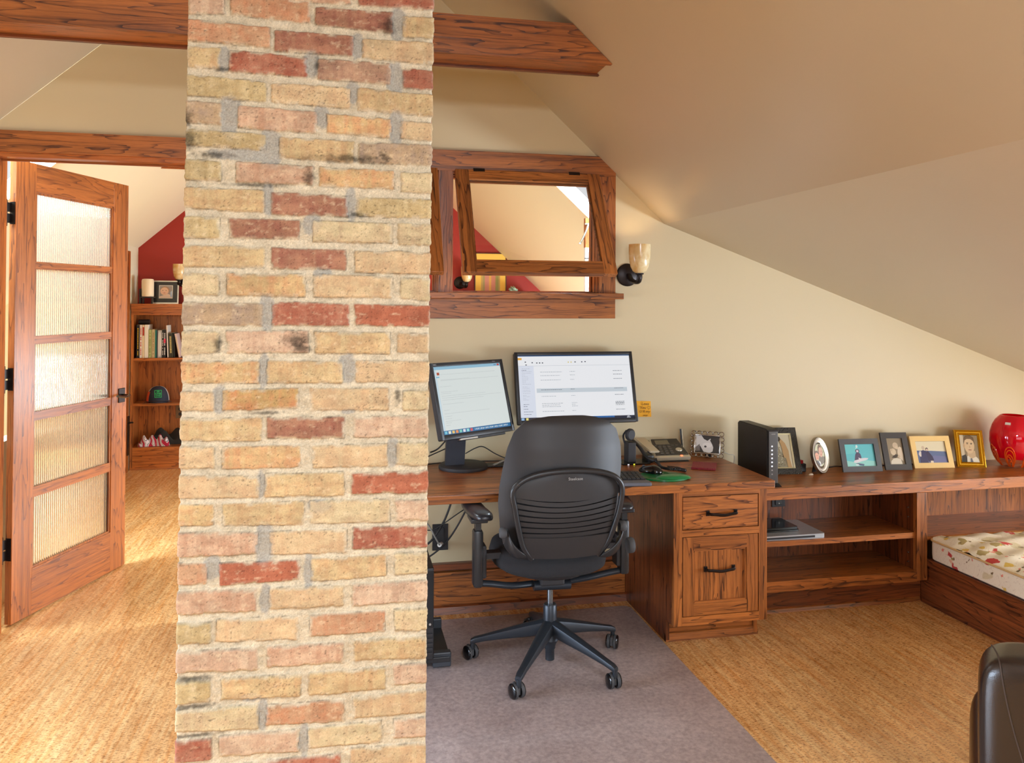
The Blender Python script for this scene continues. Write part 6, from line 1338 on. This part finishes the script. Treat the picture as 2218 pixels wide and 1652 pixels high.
# candle, baby photo, sconces, picture, ornament
t = thing('candle', 'thick cream pillar candle on a black metal holder on top of the orange bookcase', 'candle', (-1.80, 8.10, 1.557))
b = BM(); lathe(b, [(0, .0), (.052, 0), (.054, .006), (.054, .150), (.048, .165), (.03, .168), (.018, .160), (0, .158)], 28, T_((-1.803, 8.10, 1.626))); obj('wax', b, mat('candle_wax', lin((244, 232, 206)), .5), t, smooth=True)
b = BM(); box(b, -1.862, -1.745, 8.05, 8.15, 1.612, 1.624, bevel=.002); box(b, -1.872, -1.858, 8.07, 8.13, 1.559, 1.70); 
for x_ in (-1.84, -1.765): box(b, x_-.006, x_+.006, 8.09, 8.11, 1.559, 1.613)
obj('holder', b, BLK, t)
baby = [('r', 0, 0, 1, 1, (30, 26, 26)), ('L',), ('r', .22, .2, .8, .84, (226, 220, 210), 1), ('L',), ('r', .245, .225, .775, .815, (150, 140, 136), 1), ('L',), ('p', [(.245, .225), (.775, .225), (.76, .36), (.6, .42), (.36, .34), (.245, .3)], (232, 206, 190)), ('e', .47, .6, .19, .18, (166, 122, 90)), ('L',), ('e', .45, .55, .175, .19, (228, 186, 158)), ('L',), ('e', .38, .59, .025, .012, (70, 50, 46)), ('e', .52, .59, .025, .012, (70, 50, 46)), ('e', .45, .47, .05, .014, (190, 110, 100)), ('p', [(.7, .28), (.775, .25), (.775, .6), (.7, .5)], (170, 190, 216))]
frame('silver frame with a wide dark mat and a baby portrait beside the pillar candle', -1.668, 8.20, 3, 7, .238, .225, .012, SILV, baby, z=1.557)
sconce('amber sconce on the red wall just left of the brick chimney', -1.548, 8.22, 1.785, FY, 1.0, px=-1.53)
sconce('amber sconce on the red wall seen through the gap of the interior window', 1.27, 8.22, 1.79, FY, 1.05, px=1.215)
t = thing('framed_print', 'framed print of vertical pastel stripes with a wide yellow mat on the red wall', 'picture', M=T_((1.54, FY-.003, 1.60)))
YM = mat('yellow_mat', lin((250, 204, 92)), .7); b = BM(); w2, h2 = .163, .50
for (a, c, d, e) in ((-w2-.008, -w2, 0, h2+.008), (w2, w2+.008, 0, h2+.008), (-w2, w2, h2, h2+.008), (-w2, w2, -.0, .008)): box(b, a, c, -.016, 0, d, e)
obj('frame', b, mat('dark_brown_frame', lin((70, 44, 30)), .4), t, local=True); obj('mat_board', bx(-w2, w2, -.010, -.004, .008, h2), YM, t, local=True)
st = [('r', 0, 0, 1, 1, (176, 150, 96)), ('L',)] + [('r', a, 0, c, 1, col, 1) for a, c, col in ((0, .1, (196, 160, 84)), (.1, .2, (166, 148, 92)), (.2, .42, (206, 134, 116)), (.42, .54, (226, 168, 78)), (.54, .76, (206, 130, 110)), (.76, .92, (150, 146, 76)), (.92, 1, (190, 160, 92)))] + [('L',), ('r', 0, .93, 1, 1, (150, 140, 104), 1)]
picture('print', .205, .40, st, PRINT, t, origin=(-.1025, -.0105, .03))
t = thing('far_cabinet', 'oak cabinet below the striped print in the far room', 'cabinet', (1.5, 8.2, 0)); obj('body', bx(1.05, 1.95, 8.06, FY-.01, 0, 1.62), oak(2, 'far', 50), t); obj('top', bx(1.03, 1.97, 8.04, FY-.01, 1.62, 1.65, bevel=.002), oak(0, 'far', 51), t)
t = thing('glass_ornament', 'small crumpled grey-green glass ornament below the striped print', 'ornament', (1.745, 8.12, 1.65))
b = BM(); bmesh.ops.create_icosphere(b, subdivisions=3, radius=.042, matrix=T_((1.745, 8.12, 1.705)))
for v in b.verts:
    d = (v.co-Vector((1.745, 8.12, 1.705))); d.normalize(); v.co += d*(.012*math.sin(d.x*9+d.z*7)+.010*math.sin(d.y*11+d.z*13))
obj('glass_body', b, mat('ornament_glass', lin((150, 172, 156)), .15, .2, vary=.6, vscale=40), t, smooth=True); b = BM(); lathe(b, [(0, 0), (.022, 0), (.014, .008), (.012, .02), (0, .02)], 16, T_((1.745, 8.12, 1.651))); obj('foot', b, BLK, t)
# closet door casing and lever at the far left
tr = thing('trim_3', None, None, (FXL, 7.9, 0), kind='structure'); obj('side_casing', bx(FXL-.0, FXL+.018, 7.90, 7.975, 0, 2.045), oak(2, 'far', 52), tr)
t = thing('door_2', 'narrow oak closet door edge beside the orange bookcase', 'door', (FXL, 7.5, 0), kind='structure'); obj('leaf', bx(FXL+.001, FXL+.012, 7.1, 7.895, .01, 2.0), oak(2, 'far', 53), t)
b = BM(); box(b, FXL+.018, FXL+.024, 7.91, 7.96, .16, .52); tube(b, smoothpts([(FXL+.02, 7.93, .46), (FXL+.06, 7.93, .462), (FXL+.065, 7.90, .465)], 4), .008, 8); obj('lever', b, BRONZE, t)
# far windows (bright daylight outside), right side casement seen edge-on
WF = mat('lit_glass_white', lin((240, 238, 230)), .5)
t = thing('window_3', 'casement window with a lever latch at the right of the far room', 'window', (1.62, 4.9, 1.4), kind='structure')
b = BM(); box(b, 1.66, 1.70, WB, 5.07, .80, .84); box(b, 1.66, 1.70, WB, 4.31, .8, 2.1); obj('frame', b, oak(1, 'far', 55), t)
b = BM(); box(b, 1.568, 1.607, 5.035, 5.07, .80, 1.955); obj('lit_glass_strip', b, WF, t); b = BM(); box(b, 1.568, 1.64, 5.035, 5.07, 1.955, 2.15); box(b, 1.608, 1.65, 5.03, 5.07, .8, 1.955); obj('jamb', b, oak(2, 'far', 56), t)  # strip painted white to stand in for brightly lit glass seen edge-on
b = BM(); box(b, 1.596, 1.603, 5.025, 5.035, 1.83, 1.935); tube(b, [(1.60, 5.03, 1.885), (1.56, 5.02, 1.883)], .004, 8); obj('latch', b, BRONZE, t)
b = BM(); tube(b, smoothpts([(1.582, 5.02, 2.11), (1.566, 5.0, 2.07), (1.535, 4.99, 2.01), (1.515, 4.99, 1.975)], 4), [.007]*12+[.010]*1, 8); box(b, 1.56, 1.60, 5.02, 5.035, 2.105, 2.115); obj('stay_arm', b, SILV, t)
# ================================================================ daylight and added fill lamps
def area(name, loc, rot, sx, sy, power, col=(1, 1, 1), spread=None):
    l = bpy.data.lights.new(name, 'AREA'); l.shape = 'RECTANGLE'; l.size = sx; l.size_y = sy; l.energy = power; l.color = col
    if spread: l.spread = R_(spread)
    o = bpy.data.objects.new(name, l); C.objects.link(o); o.location = loc; o.rotation_euler = [R_(a) for a in rot]; return o
COOL = (.84, .94, 1.06); NEUT = (.93, .98, 1.04)
# rotations: default points down (-Z)
FARC = (.78, .95, 1.06)
area('daylight_south_window', (1.2, SY-.16, 1.15), (90, 0, 0), 3.7, .8, 40, COOL)
area('daylight_south_high_window', (-.1, SY-.16, 2.32), (90, 0, 0), 1.4, .36, 112, COOL)
area('added_overhead_fill', (.90, -.95, 3.55), (40, 25, 0), 1.2, 1.2, 75, COOL, 100)  # unseen lamp added above the roof to brighten floor, mat and chimney
area('daylight_east_window', (XR+.16, 1.35, .74), (0, 90, 0),   .42, 2.2, 75, (.90, .97, 1.06))
area('added_ceiling_fill', (XR+.17, 1.35, .62), (0, 122, 0), .40, 2.2, 100, (.76, .95, 1.2), 120)  # extra lamp added and aimed upward to lighten the ceiling
area('daylight_west_window', (XL-.16, 2.0, .95), (0, -58, 0), .9, 2.9, 130, (.74, .92, 1.16), 110)
area('daylight_east_side_window', (XR+.16, 3.1, .74), (0, 90, 0), .40, .8, 18, (.94, .97, 1.0))
area('daylight_far_left_skylight', (-2.0, 4.66, 2.75), (0, -46, 0), 1.0, .7, 240, FARC)
area('daylight_far_right_skylight', (1.85, 4.68, 2.75), (0, 46, 0), 1.0, .7, 240, FARC)
area('added_far_room_fill', (2.86, 6.5, .75), (0, 90, 0), .6, 2.0, 130, FARC)  # lamp added out of view to brighten the far room
pl = bpy.data.lights.new('sconce_bulb', 'POINT'); pl.energy = 1.8; pl.color = (1, .74, .42); pl.shadow_soft_size = .02; po = bpy.data.objects.new('sconce_bulb', pl); C.objects.link(po); po.location = (1.541, 3.985, 1.85)
w = bpy.data.worlds.new('sky'); bpy.context.scene.world = w; w.use_nodes = True
w.node_tree.nodes['Background'].inputs['Color'].default_value = (.93, .97, 1.0, 1); w.node_tree.nodes['Background'].inputs['Strength'].default_value = 1.15
# ================================================================ camera
f = 1724.12; yaw, pitch, roll = 0.210142, 0.0132852, -0.0047243
fw = Vector((math.sin(yaw)*math.cos(pitch), math.cos(yaw)*math.cos(pitch), math.sin(pitch))); rt = Vector((math.cos(yaw), -math.sin(yaw), 0)); dn = fw.cross(rt)
r_ = rt*math.cos(roll)+dn*math.sin(roll); d_ = dn*math.cos(roll)-rt*math.sin(roll)
cam = bpy.data.cameras.new('camera'); co = bpy.data.objects.new('camera', cam); C.objects.link(co)
u_ = -d_; bk = -fw
co.matrix_world = Matrix(((r_.x, u_.x, bk.x, 0), (r_.y, u_.y, bk.y, 0), (r_.z, u_.z, bk.z, 1.6), (0, 0, 0, 1)))
cam.sensor_width = 36; cam.sensor_fit = 'HORIZONTAL'; cam.lens = f/2218*36; cam.shift_x = 0; cam.shift_y = (628.758-826)/2218; cam.clip_start = .05
sc = bpy.context.scene; sc.camera = co
sc.view_settings.view_transform = 'Standard'; sc.view_settings.look = 'None'; sc.view_settings.gamma = 1; sc.view_settings.use_curve_mapping = False; sc.view_settings.exposure = -0.36
cy_ = sc.cycles; cy_.use_denoising = True; cy_.max_bounces = 10; cy_.diffuse_bounces = 6; cy_.glossy_bounces = 4; cy_.transmission_bounces = 10; cy_.transparent_max_bounces = 12; cy_.sample_clamp_indirect = 4; cy_.caustics_refractive = False; cy_.caustics_reflective = False
